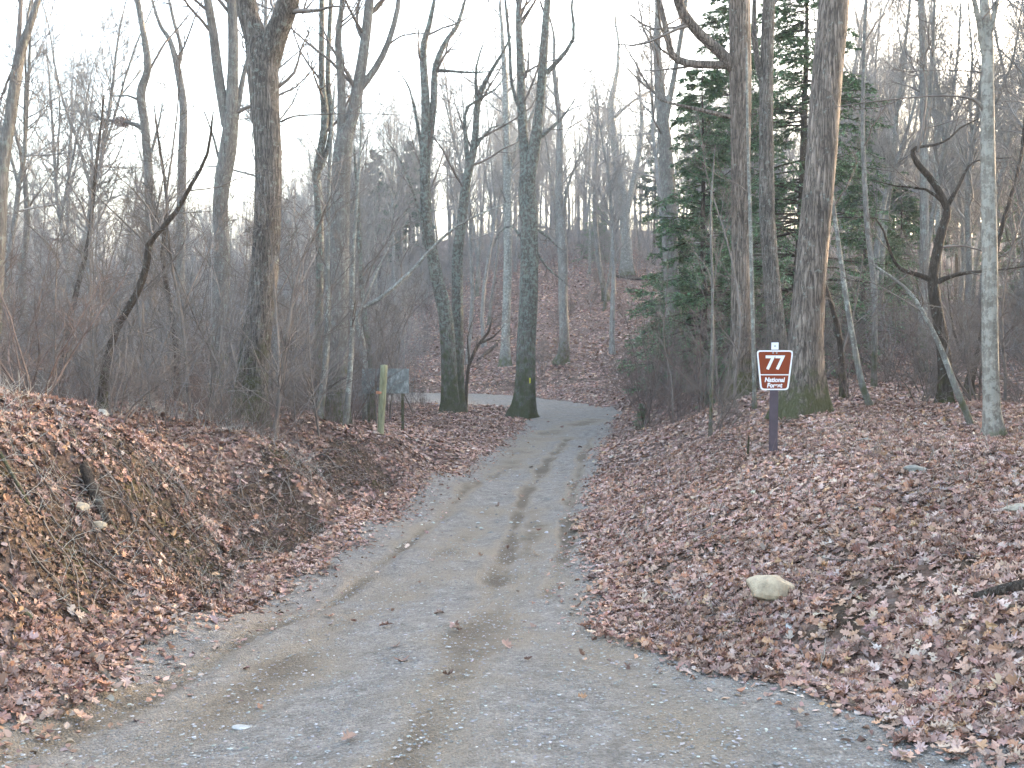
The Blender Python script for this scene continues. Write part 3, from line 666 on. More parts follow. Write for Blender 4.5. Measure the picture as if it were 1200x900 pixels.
T_('broad pinkish grey trunk rising out of the hemlocks', 36, [
    [(790, 446, 21), (789, 380, 19), (786, 300, 18), (784, 250, 18), (780, 180, 16), (775, 120, 13), (770, 60, 9), (772, 0, 7)], [(778, 150, 8), (790, 90, 6), (800, 30, 5), (805, -10, 4)]], 'grey', dens=.7)
T_('crooked small tree arching right behind the pair at the road bend', 40, [
    [(546, 474, 5), (549, 430, 4.5), (562, 402, 4.5), (572, 390, 4), (577, 372, 3)], [(550, 425, 3), (548, 395, 2.5), (556, 370, 2)], [(562, 402, 4), (578, 395, 3), (592, 380, 2)]], 'dark', dens=1.0, top=4, ext=False, flare=False, sides=7)
T_('dark bare tree with drooping limb in the thicket behind the bent tree', 19, [
    [(205, 480, 9), (208, 420, 8), (200, 360, 7), (190, 300, 6), (196, 240, 5), (188, 180, 4), (180, 120, 3)], [(200, 350, 4), (170, 320, 3), (140, 325, 3), (100, 335, 2)]], 'dark', dens=1.2, top=8, sides=8)
T_('slim twiggy tree in the left thicket, nearest the picture edge', 20, [
    [(70, 482, 9), (74, 420, 8), (90, 340, 7), (104, 280, 6), (112, 200, 5), (118, 150, 3.5), (122, 110, 3)], [(90, 340, 4), (60, 290, 3), (40, 270, 3), (10, 240, 2)], [(104, 280, 3), (130, 230, 2), (140, 190, 2)]], 'dark', dens=1.3, top=8, sides=8)
T_('slim grey tree left of the dark bare tree, rising from the thicket', 24, [
    [(28, 482, 10), (30, 400, 9), (26, 320, 8), (32, 260, 7), (28, 200, 5)], [(30, 330, 4), (12, 290, 3), (-5, 275, 3)]], 'grey', dens=1.0, top=9, sides=8)
print('traced', time.time() - T0)

# yellow blaze (painted mark) on the tree at the bend
def boxmesh(name, sx, sy, sz, mat, bev=.0, seg=2):
    import bmesh
    bm = bmesh.new(); bmesh.ops.create_cube(bm, size=1)
    for v in bm.verts: v.co.x *= sx; v.co.y *= sy; v.co.z *= sz
    if bev: bmesh.ops.bevel(bm, geom=bm.edges[:], offset=bev, segments=seg, affect='EDGES')
    me = bpy.data.meshes.new(name); bm.to_mesh(me); bm.free(); me.materials.append(mat); return me
M['yellow'] = plain('yellow_blaze_paint', (.62, .60, .06), .6, .15, 20)
bl = link('trail_blaze', boxmesh('trail_blaze', .11, .012, .20, M['yellow'], .004), mid)
bp = at(620, 446, 36.6) - np.array(mid.location); bl.location = bp; bl.rotation_euler = (0, .05, 0)
tag(bl, 'small yellow painted tin blaze')

# ------------------------------------------------------------------ prototypes of background trees
def proto_tree(seed, h, r0, lean=.03, nl=26, tip=.008, low=.35, mat='far', tw='twigfar', fork=False, fine=1.0):
    r = np.random.default_rng(seed); tb = Tubes(); cb = Tubes()
    P = vgrow(np.array([[0, 0, -.25]]), np.array([[r.normal(0, lean), r.normal(0, lean), 1.]]), h, 16, .045, .02, r); R = (r0 * (1 - np.linspace(0, 1, 17)) ** .8 + tip)[None]
    trunk_tube(tb, P[0], R[0], 9, True, seed, .06)
    mains = [(P, R)]
    if fork:
        S, D, rad, _ = spawn(P, R, 2, .4, .6, .25, .5, r); Q = vgrow(S, D, h * .5, 12, .06, .06, r); QR = taper(2, 13, rad * .75, np.full(2, tip)); tb.add(Q, QR, 7); mains.append((Q, QR))
    for (P, R), m in zip(mains, (nl, nl // 3)):
        S, D, rad, t = spawn(P, R, m, low if P is mains[0][0] else .1, .98, .45, 1.1, r)
        L = (h * .22 * (1.15 - t) + .6) * r.uniform(.5, 1.3, len(S))
        B = vgrow(S, D, L, 6, .15, .12, r); BR = taper(len(B), 7, np.clip(rad * .45, tip, .09), np.full(len(B), tip)); cb.add(B, BR, 4)
        S, D, rad, t = spawn(B, BR, int(7 * fine), .15, .98, .4, 1.0, r); L2 = np.repeat(L, int(7 * fine)) * r.uniform(.2, .5, len(S))
        C = vgrow(S, D, L2, 4, .16, .06, r); CR = taper(len(C), 5, np.clip(rad * .6, tip * .8, .03), np.full(len(C), tip * .6)); cb.add(C, CR, 3)
        S, D, rad, t = spawn(C, CR, int(4 * fine), .2, 1, .4, 1.0, r); L3 = np.repeat(L2, int(4 * fine)) * r.uniform(.3, .6, len(S))
        E = vgrow(S, D, L3, 2, .15, .03, r); cb.add(E, taper(len(E), 3, np.full(len(E), tip * .65), np.full(len(E), tip * .45)), 3)
    return tb.build('trunk', M[mat]), cb.build('crown', M[tw])
def place(name, proto, x, y, rz, s, label, cat, group, sz=None):
    z = g1(x, y); t = empty(name, (x, y, z - .02), rz, s)
    if sz: t.scale = (s, s, s * sz)
    tag(t, label, cat, group)
    for nm, me in zip(('trunk', 'crown'), proto): link(nm, me, t)
    return t
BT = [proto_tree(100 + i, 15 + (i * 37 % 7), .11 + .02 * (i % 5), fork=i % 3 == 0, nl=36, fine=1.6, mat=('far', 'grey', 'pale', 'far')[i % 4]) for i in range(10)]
def free_spot(x, y, pad=1.0): return float(road_sd(np.array([x]), np.array([y]))[0]) < -pad
def scatter_trees(n, xs, ys, label, group, protos, s=(.8, 1.15), pad=1.0, name='bare_tree', cat='tree', ok=None, mind=1.2):
    placed = []; tries = 0
    while len(placed) < n and tries < n * 60:
        tries += 1
        y = rng.uniform(*ys); x = rng.uniform(*xs) if xs else 0
        if ok and not ok(x, y): continue
        if not free_spot(x, y, pad): continue
        if any((x - a) ** 2 + (y - b) ** 2 < mind ** 2 for a, b in placed): continue
        placed.append((x, y)); p = protos[rng.integers(len(protos))]
        place(name, p, x, y, rng.uniform(0, 6.28), rng.uniform(*s), label, cat, group)
inview = lambda m=.58: (lambda x, y: abs(x) < m * y + 2)
pxof = lambda x, y: 600 + x / y * F
scatter_trees(22, (-30, 40), (58, 84), 'tall bare tree standing on the leafy hillside beyond the road', 'bare trees on the lower hillside', BT, ok=lambda x, y: pxof(x, y) > 400 and inview()(x, y), mind=3.2)
scatter_trees(70, (-40, 65), (82, 118), 'tall bare tree on the hilltop against the white sky', 'bare trees along the hilltop', BT, ok=lambda x, y: pxof(x, y) > 380 and inview()(x, y), mind=2.0, s=(.75, 1.1))
scatter_trees(78, (-75, -8), (53, 115), 'bare tree in the dense grey woods beyond the far stretch of road', 'bare trees in the woods beyond the road on the left', BT, ok=lambda x, y: pxof(x, y) < 480 and inview()(x, y), mind=1.8, s=(.6, .95))
scatter_trees(16, (-30, -5), (22, 44), 'bare tree in the thicket behind the left bank', 'bare trees in the thicket behind the left bank', BT, s=(.45, .75), ok=lambda x, y: pxof(x, y) < 470 and inview()(x, y), mind=2.4)
scatter_trees(72, (6, 50), (26, 80), 'bare tree deep in the woods behind the large trunks on the right', 'bare trees deep in the woods on the right', BT, ok=lambda x, y: (pxof(x, y) > 990 or (pxof(x, y) > 800 and y > 48)) and y > 30 and inview()(x, y), mind=2.2, s=(.7, 1.1))
print('bg', time.time() - T0)

# distant woods: far masses nobody can count
def distant():
    src = []
    for i in range(4):
        tb = Tubes(); r = np.random.default_rng(900 + i); h = 17
        P = vgrow(np.array([[0, 0, -.5]]), np.array([[0, 0, 1.]]), h, 10, .04, .02, r); R = (.16 * (1 - np.linspace(0, 1, 11)) + .02)[None]; tb.add(P, R, 5)
        S, D, rad, t = spawn(P, R, 22, .3, .98, .4, 1.0, r); L = (h * .2 * (1.2 - t) + .6); B = vgrow(S, D, L, 4, .15, .12, r); BR = taper(len(B), 5, np.clip(rad * .4, .02, .06), np.full(len(B), .014)); tb.add(B, BR, 3)
        S, D, rad, t = spawn(B, BR, 8, .15, .98, .4, 1.0, r); C = vgrow(S, D, np.repeat(L, 8) * .4, 3, .16, .06, r); tb.add(C, taper(len(C), 4, np.full(len(C), .014), np.full(len(C), .008)), 3)
        src.append((np.concatenate(tb.V), np.concatenate(tb.Q)))
    Vs, Qs, o = [], [], 0
    for i in range(700):
        y = 106 + 110 * rng.random() ** 1.3; x = rng.uniform(-.62, .62) * y
        V, Q = src[i % 4]; a = rng.uniform(0, 6.28); s = rng.uniform(.7, 1.1); c, sn = math.cos(a), math.sin(a)
        W = np.stack([(V[:, 0] * c - V[:, 1] * sn) * s + x, (V[:, 0] * sn + V[:, 1] * c) * s + y, V[:, 2] * s + float(G0(x, y))], 1)
        Vs.append(W); Qs.append(Q + o); o += len(V)
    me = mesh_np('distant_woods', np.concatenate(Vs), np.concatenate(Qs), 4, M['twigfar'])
    tag(link('distant_woods', me), 'far-off bare woods filling the skyline as one grey mass', kind='stuff')
distant()

# ------------------------------------------------------------------ saplings and shrubs
def proto_sapling(seed, h, stems=1, spread=.15, tip=.003, tw='twig', n1=14):
    r = np.random.default_rng(seed); tb = Tubes(); cb = Tubes()
    S = np.zeros((stems, 3)); S[:, :2] = r.normal(0, .06, (stems, 2)); S[:, 2] = -.06
    D = np.stack([r.normal(0, spread, stems), r.normal(0, spread, stems), np.ones(stems)], 1)
    P = vgrow(S, D, h * r.uniform(.6, 1, stems), 10, .09, .03, r); R = taper(stems, 11, np.full(stems, .005 + h * .0045), np.full(stems, tip)); tb.add(P, R, 5)
    S, D, rad, t = spawn(P, R, n1, .15, .98, .4, 1.2, r); L = h * .3 * (1.2 - t) * r.uniform(.4, 1.2, len(S))
    B = vgrow(S, D, L, 5, .17, .06, r); BR = taper(len(B), 6, np.clip(rad * .5, tip, .02), np.full(len(B), tip * .8)); cb.add(B, BR, 3)
    S, D, rad, t = spawn(B, BR, 5, .15, .98, .4, 1.1, r); C = vgrow(S, D, np.repeat(L, 5) * r.uniform(.2, .5, len(S)), 3, .16, .04, r); CR = taper(len(C), 4, np.full(len(C), tip * .8), np.full(len(C), tip * .6)); cb.add(C, CR, 3)
    S, D, rad, t = spawn(C, CR, 2, .2, .98, .4, 1.1, r); E = vgrow(S, D, np.full(len(S), .18), 2, .16, .04, r); cb.add(E, taper(len(E), 3, np.full(len(E), tip * .6), np.full(len(E), tip * .5)), 3)
    return tb.build('trunk', M[tw]), cb.build('crown', M[tw])
SP_ = [proto_sapling(300 + i, 4.2 + i * .7, tip=.005, n1=26) for i in range(6)]
SPF = [proto_sapling(330 + i, 5.5 + i * .8, tip=.009, tw='twigfar', n1=28) for i in range(4)]
scatter_trees(120, (-20, -3.2), (12, 43), 'thin leafless sapling in the thicket on top of the left bank', 'saplings in the left thicket', SP_, name='sapling', cat='sapling', mind=.5, pad=.9,
              ok=lambda x, y: pxof(x, y) < 500 and inview()(x, y) and x < -3.3 - max(0, 14 - y) * .4)
scatter_trees(72, (-50, -6), (52, 95), 'thin leafless sapling in the woods beyond the far stretch of road', 'saplings beyond the road on the left', SPF, name='sapling', cat='sapling', mind=.8, pad=.8, ok=lambda x, y: pxof(x, y) < 520 and inview()(x, y), s=(.8, 1.5))
scatter_trees(46, (-15, 26), (60, 108), 'thin leafless sapling on the open hillside', 'saplings on the hillside', SPF, name='sapling', cat='sapling', mind=1.5, ok=lambda x, y: pxof(x, y) > 480 and inview()(x, y), s=(.5, 1.1))
scatter_trees(60, (4, 34), (17, 55), 'thin leafless sapling in the woods right of the road', 'saplings in the right woods', SP_, name='sapling', cat='sapling', mind=.7, ok=lambda x, y: pxof(x, y) > 740 and inview()(x, y), s=(.6, 1.2))
SH = [proto_sapling(400 + i, 1.6 + .3 * i, stems=6, spread=.45, tip=.0032, tw=('twig', 'twigred')[i % 2], n1=9) for i in range(4)]
scatter_trees(80, (-18, -3.4), (9, 42), 'leafless twiggy shrub at the foot of the thicket on the left bank', 'shrubs along the left bank', SH, name='bare_shrub', cat='shrub', mind=.5, pad=.8, ok=lambda x, y: pxof(x, y) < 500 and x < -3.6 - max(0, 14 - y) * .3 and inview()(x, y), s=(.5, 1.1))
scatter_trees(26, (3.5, 9), (26, 46), 'leafless twiggy shrub on the slope outside the road bend', 'shrubs outside the road bend', SH, name='bare_shrub', cat='shrub', mind=.7, pad=.5, ok=lambda x, y: 735 < pxof(x, y) < 830, s=(.8, 1.4))
scatter_trees(70, (4, 30), (17, 45), 'leafless twiggy shrub among the trees right of the road', 'shrubs in the right woods', SH, name='bare_shrub', cat='shrub', mind=.8, ok=lambda x, y: pxof(x, y) > 800 and inview()(x, y), s=(.6, 1.7))
scatter_trees(40, (-30, 10), (54, 80), 'leafless twiggy shrub at the foot of the hillside beyond the road', 'shrubs beyond the road', SH, name='bare_shrub', cat='shrub', mind=.9, ok=lambda x, y: inview()(x, y), s=(.9, 1.7))
print('saplings', time.time() - T0)

# undergrowth: dead stalks and brush
def stalks(n, xs, ys, ok, l0, l1, tip=.0025, lean=.35, side=3):
    x = rng.uniform(*xs, n); y = rng.uniform(*ys, n); k = ok(x, y) & (road_sd(x, y) < -.25); x, y = x[k], y[k]
    k = rng.random(len(x)) < sstep(-.35, .5, fbm(x + 4, y + 9, 1.8, 2)); x, y = x[k], y[k]
    S = np.stack([x, y, ground(x, y) - .02], 1); D = np.stack([rng.normal(0, lean, len(x)), rng.normal(0, lean, len(x)), np.ones(len(x))], 1)
    L = rng.uniform(l0, l1, len(x)); P = vgrow(S, D, L, 4, .16, -.02); R = taper(len(P), 5, np.full(len(P), tip), np.full(len(P), tip * .5))
    S2, D2, _, _ = spawn(P, R, 3, .3, .95, .4, 1.1); Q = vgrow(S2, D2, np.repeat(L, 3) * .3, 2, .15, 0)
    return (P, R), (Q, taper(len(Q), 3, np.full(len(Q), tip * .7), np.full(len(Q), tip * .5)))
ub = Tubes(); up = Tubes()
for args in [(9000, (-16, -2.6), (9, 34), lambda x, y: (x < -3.2 - np.maximum(0, 12 - y) * .35) & (x > -.6 * y), .25, .9),
             (2600, (-9, 0), (26, 43), lambda x, y: x > -.3 * y, .2, .6),
             (2600, (1.5, 6.5), (16, 48), lambda x, y: (x < 3.2 + y * .07) , .25, .8),
             (2400, (2, 16), (9, 32), lambda x, y: (x < .56 * y), .15, .6),
             (2600, (-30, 14), (51.5, 66), lambda x, y: y > 0, .4, 1.3)]:
    a, b = stalks(*args); ub.add(*a, 3); ub.add(*b, 3)
for args in [(2200, (-6, -2.2), (5, 16), lambda x, y: x < -2.3, .08, .4), (500, (1, 7), (4.5, 14), lambda x, y: x < .6 * y, .08, .35), (500, (-14, -3), (11, 28), lambda x, y: (x < -3.6) & (x > -.6 * y), .3, 1.1)]:
    a, b = stalks(*args, lean=.8); up.add(*a, 3); up.add(*b, 3)
tag(link('undergrowth', ub.build('undergrowth', M['twigred'])), 'reddish brown dead stalks and brambles along the bank tops', kind='stuff')
tag(link('dry_stalks', up.build('dry_stalks', M['twigpale'])), 'pale dry stalks and broken twigs among the leaves', kind='stuff')
# brushwood: tall thin whips of the thicket, too many to count
def brush(n, xs, ys, ok, l0, l1, tip):
    x = rng.uniform(*xs, n); y = rng.uniform(*ys, n); k = ok(x, y) & (road_sd(x, y) < -.9); x, y = x[k], y[k]
    S = np.stack([x, y, ground(x, y) - .05], 1); D = np.stack([rng.normal(0, .3, len(x)), rng.normal(0, .3, len(x)), np.ones(len(x))], 1)
    L = rng.uniform(l0, l1, len(x)); P = vgrow(S, D, L, 6, .15, 0); R = taper(len(P), 7, np.full(len(P), tip * 2), np.full(len(P), tip))
    S2, D2, r2, _ = spawn(P, R, 7, .15, .97, .5, 1.3); l2 = np.repeat(L, 7) * rng.uniform(.12, .4, len(S2)); Q = vgrow(S2, D2, l2, 3, .17, .02); QR = taper(len(Q), 4, np.full(len(Q), tip), np.full(len(Q), tip * .7))
    S3, D3, _, _ = spawn(Q, QR, 4, .2, .97, .5, 1.2); E = vgrow(S3, D3, np.repeat(l2, 4) * .4, 2, .17, 0); return (P, R), (Q, QR), (E, taper(len(E), 3, np.full(len(E), tip * .6), np.full(len(E), tip * .5)))
bb = Tubes(); bf = Tubes()
for args in [(1500, (-22, -3.6), (12, 43), lambda x, y: (x > -.6 * y) & (x < -3.4 - np.maximum(0, 14 - y) * .5), 1.0, 3.6, .0035), (1300, (-45, -4), (52, 90), lambda x, y: x > -.6 * y, 1.5, 5.5, .007),
             (2600, (-32, 42), (82, 120), lambda x, y: y > 0, 2, 6.5, .009), (700, (6, 32), (20, 60), lambda x, y: (x < .58 * y) & (x > .19 * y), .8, 3.2, .005)]:
    for a in brush(*args): (bf if args[-1] > .006 else bb).add(*a, 3)
tag(link('brushwood', bb.build('brushwood', M['twiggrey'])), 'tangled thin grey brushwood filling the woods between the trees', kind='stuff')
def roots():
    n = 95; y = rng.uniform(5.2, 18, n); x0 = np.interp(y, [5, 7, 8.8, 10.6, 14, 18.5], [-3.3, -3.55, -3.5, -3.5, -3.2, -2.75]) - rng.uniform(-.25, .45, n)
    L = rng.uniform(.25, .9, n); t = np.linspace(0, 1, 9)[None]
    X_ = x0[:, None] + L[:, None] * t * .85 + rng.normal(0, .012, (n, 9)); Y_ = y[:, None] + rng.normal(0, .8, (n, 1)) * L[:, None] * t + np.cumsum(rng.normal(0, .03, (n, 9)), 1)
    Z_ = ground(X_.ravel(), Y_.ravel()).reshape(X_.shape) + .012 + .03 * np.sin(t * PI) * rng.random((n, 1))
    r0 = rng.uniform(.003, .011, n); tb = Tubes(); P = np.stack([X_, Y_, Z_], -1); Rr = taper(n, 9, r0, r0 * .4); tb.add(P, Rr, 5)
    S, D, rad, _ = spawn(P, Rr, 3, .1, .9, .3, .9); D[:, 2] -= .3; Q = vgrow(S, D, np.repeat(L, 3) * .35, 4, .25, -.12); tb.add(Q, taper(len(Q), 5, rad * .6, rad * .2), 3)
    tag(link('exposed_roots', tb.build('exposed_roots', M['twig'])), 'thin exposed roots hanging over the dark soil of the left bank cut', kind='stuff')
roots()
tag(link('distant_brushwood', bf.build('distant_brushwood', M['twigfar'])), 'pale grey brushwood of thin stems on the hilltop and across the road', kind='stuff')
# litter sticks lying flat
def sticks(n, xs, ys):
    x = rng.uniform(*xs, n); y = rng.uniform(*ys, n); k = road_sd(x, y) < .05; x, y = x[k], y[k]
    a = rng.uniform(0, 6.28, len(x)); L = rng.uniform(.12, .6, len(x)) ; t = np.linspace(-.5, .5, 5)
    X_ = x[:, None] + np.cos(a)[:, None] * t * L[:, None] + rng.normal(0, .008, (len(x), 5)); Y_ = y[:, None] + np.sin(a)[:, None] * t * L[:, None]
    Z_ = ground(X_.ravel(), Y_.ravel()).reshape(X_.shape) + .028
    r0 = rng.uniform(.002, .007, len(x)); return np.stack([X_, Y_, Z_], -1), taper(len(x), 5, r0, r0 * .5)
sb = Tubes()
for a in ((260, (-6, -2), (4.5, 16)), (260, (1, 7), (4, 16)), (160, (-3, 12), (14, 30))): sb.add(*sticks(*a), 4)
tag(link('fallen_twigs', sb.build('fallen_twigs', M['twig'])), 'small fallen twigs lying among the dead leaves', kind='stuff')

# ------------------------------------------------------------------ hemlocks
def proto_conifer(seed, h, nb=150, wid=.25, low=.05, lush=3.0, hue=(.12, .19, .095), leaf=.09, droop=-.05):
    r = np.random.default_rng(seed); tb = Tubes(); cb = Tubes()
    P = vgrow(np.array([[0, 0, -.2]]), np.array([[0, 0, 1.]]), h, 14, .02, .05, r); R = (.012 * h * (1 - np.linspace(0, 1, 15)) + .015)[None]
    trunk_tube(tb, P[0], R[0], 9, True, seed)
    S, D, rad, t = spawn(P, R, nb, low, .99, 1.25, 1.65, r)
    L = h * wid * (1.05 - t) ** .75 * r.uniform(.55, 1.15, nb) + .2
    B = vgrow(S, D, L, 8, .06, droop, r); BR = taper(nb, 9, np.clip(rad * .3, .008, .05), np.full(nb, .004)); tb.add(B, BR, 4)
    m = 15; S, D, rad, t2 = spawn(B, BR, m, .12, 1, .6, 1.1, r); D[:, 2] *= .3
    L2 = np.repeat(L, m) * .46 * (1.15 - t2) * r.uniform(.6, 1.2, len(S)) + .12
    C = vgrow(S, norm(D), L2, 4, .10, -.07, r); cb.add(C, taper(len(C), 5, np.full(len(C), .005), np.full(len(C), .003)), 3)
    m2 = int(15 * lush); S, D, _, t3 = spawn(C, np.ones((len(C), 5)), m2, .02, 1, .5, 1.2, r)
    n = len(S); D[:, 2] = D[:, 2] * .45 - .12; D = norm(D); side = norm(np.cross(D, np.array([0, 0, 1.]) + r.normal(0, .35, (n, 3))))
    l = leaf * r.uniform(.6, 1.4, n)[:, None]; w = l * .17
    V = np.stack([S - side * w * .5, S + D * l * .5 - side * w, S + D * l, S + D * l * .5 + side * w], 1).reshape(-1, 3)
    Q = np.arange(n * 4).reshape(n, 4)
    cl = np.array(hue) * r.uniform(.6, 1.5, (n, 1)) * (1 + r.normal(0, .1, (n, 3)))
    fol = mesh_np('foliage', V, Q, 4, M['needle'], False, {'col': np.repeat(np.clip(cl, .005, .3), 4, 0)})
    return tb.build('trunk', M['dark']), cb.build('branchlets', M['dark']), fol
def place_con(name, pr, px, d, s, rz, label, group, sz=None):
    x = at(px, 400, d)[0]; z = g1(x, d); t = empty(name, (x, d, z), rz, s)
    if sz: t.scale = (s, s, s * sz)
    tag(t, label, 'hemlock' if 'hem' in name else 'pine', group)
    for nm, me in zip(('trunk', 'crown', 'foliage'), pr): link(nm, me, t)
HM = [proto_conifer(501, 11), proto_conifer(502, 15, nb=220, wid=.26), proto_conifer(503, 6.5, nb=110, wid=.36, hue=(.13, .20, .10))]
PN = [proto_conifer(510, 15, nb=75, wid=.20, low=.3, lush=2.0, hue=(.08, .13, .085), leaf=.2, droop=.02)]
place_con('hemlock_tree', HM[0], 826, 33, 1.0, .3, 'dark green hemlock with drooping boughs left of the tall rugged tree', 'hemlocks')
place_con('hemlock_tree', HM[2], 787, 38, 1.0, 1.3, 'smaller hemlock at the foot of the hillside, leftmost of the evergreens', 'hemlocks')
place_con('hemlock_tree', HM[1], 930, 31, 1.0, 2.2, 'tall dark hemlock filling the gap behind the leaning tree and largest trunk', 'hemlocks')
place_con('hemlock_tree', HM[1], 862, 40, 1.05, 4.0, 'tall hemlock standing behind the hemlock with drooping boughs', 'hemlocks')
place_con('hemlock_tree', HM[0], 1010, 43, .9, 5.0, 'hemlock behind the slender leaning pale tree', 'hemlocks')
place_con('hemlock_tree', HM[2], 1050, 52, 1.3, .8, 'hemlock showing faint green through the branches of the gnarled tree', 'hemlocks')
place_con('hemlock_tree', HM[0], 1195, 60, 1.0, 2.8, 'hemlock showing behind the mottled pale tree at the picture edge', 'hemlocks')
place_con('hemlock_tree', HM[2], 842, 25, .22, .5, 'knee-high young hemlock at the foot of the tall rugged tree', 'hemlocks')
place_con('hemlock_tree', HM[2], 752, 29, .12, .5, 'tiny young hemlock at the right edge of the road', 'hemlocks')
place_con('hemlock_tree', HM[2], 700, 92, .9, .5, 'small hemlock high on the hillside left of the pale forked tree', 'hemlocks')
place_con('pine_tree', PN[0], 445, 88, 1.0, .5, 'soft green pine beyond the road, behind the stout pale grey tree', 'pines')
place_con('pine_tree', PN[0], 480, 96, 1.0, 2.5, 'soft green pine beyond the road, just left of the pair at the bend', 'pines')
place_con('pine_tree', PN[0], 765, 95, .9, 1.5, 'pine on the hilltop right of the pale forked tree', 'pines')
place_con('pine_tree', PN[0], 330, 100, .85, 3.5, 'dim green pine far behind the massive oak', 'pines')
place_con('pine_tree', PN[0], 1120, 75, 1.0, 3.9, 'pale green pine deep in the woods above the gnarled tree', 'pines')
for i, (x, y, k, sc_) in enumerate([(9.5, 8.5, 2, 1.1), (12, 11, 0, .8), (11, 6, 2, 1.3), (13.5, 14, 2, 1.2), (15, 17.5, 0, .8), (15.5, 11, 0, .9), (19, 16, 0, .9), (22, 22, 0, 1.0), (27, 27, 0, 1.1), (23, 33, 0, 1.1), (26, 38, 0, 1.2), (31, 42, 1, 1.0), (33, 50, 1, 1.0), (40, 56, 1, 1.1), (29, 33, 1, 1.0), (38, 48, 1, 1.1), (9, 3, 0, .8), (14, 3, 0, .9)]):  # off-frame hemlocks added to screen the low sun, with gaps for patches
    px_ = 600 + x / y * F; place_con('hemlock_tree', HM[k], px_, y, sc_, i * 1.3, 'unseen hemlock added beyond the right picture edge to block the low sun', 'added sun-blocking hemlocks beyond the right edge')
print('conifers', time.time() - T0)

# ------------------------------------------------------------------ rocks, logs, stumps
import bmesh
from mathutils import noise as mn, Vector
def rock(label, px, py, d, sx, sy, sz, col, name='rock', sink=.38, rz=0., seed=0, cat='rock', grp=None):
    m, nt, bs, nd, lk = mat_new('rock_surface')
    tc = nd.new('ShaderNodeTexCoord'); n = noise(nt, tc.outputs['Object'], 9, 7, .7)
    c = ramp(nt, n.outputs[0], [(.3, tuple(v * .55 for v in col)), (.5, col), (.72, tuple(min(.8, v * 1.35) for v in col))]); lk.new(c, bs.inputs['Base Color']); bs.inputs['Roughness'].default_value = .9
    bump(nt, bs, noise(nt, tc.outputs['Object'], 25, 6, .7).outputs[0], .6, .02)
    bm = bmesh.new(); bmesh.ops.create_icosphere(bm, subdivisions=4, radius=.5)
    rr = np.random.default_rng(seed); pl_ = [(Vector(norm(rr.normal(0, 1, 3))), rr.uniform(.28, .43)) for _ in range(13)]
    for v in bm.verts:
        for nrm, dd in pl_:
            k = v.co.dot(nrm)
            if k > dd: v.co -= nrm * (k - dd) * .85
        v.co += v.co.normalized() * .05 * mn.fractal(v.co * 3 + Vector((seed, 0, 0)), 1, 2, 4)
        v.co.x *= sx; v.co.y *= sy; v.co.z *= sz
    me = bpy.data.meshes.new(name); bm.to_mesh(me); bm.free(); me.materials.append(m)
    for p in me.polygons: p.use_smooth = True
    q = at(px, py, d); o = link(name, me); o.location = (q[0], d, g1(q[0], d) + sz * (.5 - sink)); o.rotation_euler = (rr.uniform(-.2, .2), rr.uniform(-.2, .2), rz)
    tag(o, label, cat, grp); return o
TAN = (.34, .275, .20); PALE = (.36, .33, .28); GR = (.20, .19, .165)
rock('tan boulder half buried in leaves on the slope below the route sign', 907, 697, 7.4, .47, .30, .27, (.40, .32, .22), seed=3, rz=.3, sink=.3)
rock('small whitish stone among the leaves just below the tan boulder', 927, 752, 6.7, .11, .08, .05, (.42, .41, .39), seed=4)
rock('rounded pale rock on top of the left bank', 117, 497, 12.5, .26, .2, .2, PALE, seed=5, sink=.2)
rock('smaller whitish rock beside the rounded pale rock on the left bank', 86, 494, 12.6, .15, .12, .13, PALE, seed=6, sink=.2)
rock('flat tan rock at the right picture edge above the dark log', 1193, 595, 7.7, .28, .16, .1, (.30, .26, .20), seed=7)
rock('flat pale stone pressed into the gravel at lower left', 287, 838, 5.3, .17, .08, .03, (.36, .36, .35), seed=8, sink=.35)
rock('pale rock sticking out of the left bank face, upper of two', 92, 571, 7.6, .17, .13, .09, (.30, .25, .18), seed=9, rz=.7)
rock('pale rock sticking out of the left bank face, lower of two', 114, 600, 7.6, .14, .1, .08, (.30, .25, .18), seed=10, rz=.5)
rock('flat grey rock in the leaves at the right road edge by the bottom corner', 1095, 857, 4.95, .2, .1, .05, (.28, .25, .22), seed=11)
rock('mossy grey rock in the leaves right of the sign post', 1075, 560, 9.3, .3, .2, .12, GR, seed=12)
rock('grey stone lying in the leaves beside the largest trunk', 1018, 521, 12.5, .3, .2, .1, GR, seed=13)
def logobj(label, pts, d0, d1, mat, name='fallen_log', cat='log', branches=(), lift=.5):
    """pts (px,py,w) along the log, depth runs from d0 to d1; it rests on the ground"""
    n = len(pts); ds = np.linspace(d0, d1, n); P = np.array([at(px, py, d) for (px, py, w), d in zip(pts, ds)]); R = np.array([w * d / F / 2 for (_, _, w), d in zip(pts, ds)])
    gz = ground(P[:, 0], P[:, 1]); P[:, 2] = gz + R * lift
    base = P[0].copy(); Pc = catmull(P - base, 6); Rc = catmull(np.stack([R, R], 1), 6)[:, 0]
    Pc = np.vstack([Pc[0] - (Pc[1] - Pc[0]) * .02, Pc, Pc[-1] + (Pc[-1] - Pc[-2]) * .02]); Rc = np.concatenate([[.001], Rc, [.001]])
    tb = Tubes(); trunk_tube(tb, Pc, Rc, 12, False, d0, .1)
    for bpts in branches:
        Q = np.array([at(px, py, d) for (px, py, w), d in zip(bpts, np.linspace(d0, d1, len(bpts)))]) - base; QR = np.array([w * d0 / F / 2 for *_, w in bpts]); tb.add(catmull(Q, 4), catmull(np.stack([QR, QR], 1), 4)[:, 0], 6)
    o = link(name, tb.build(name, M[mat]), None, base); tag(o, label, cat); return o
logobj('dark brown log lying on the right slope at the picture edge', [(1143, 693, 11), (1175, 683, 13), (1210, 672, 15), (1270, 655, 16)], 5.95, 5.6, 'log', lift=1.1)
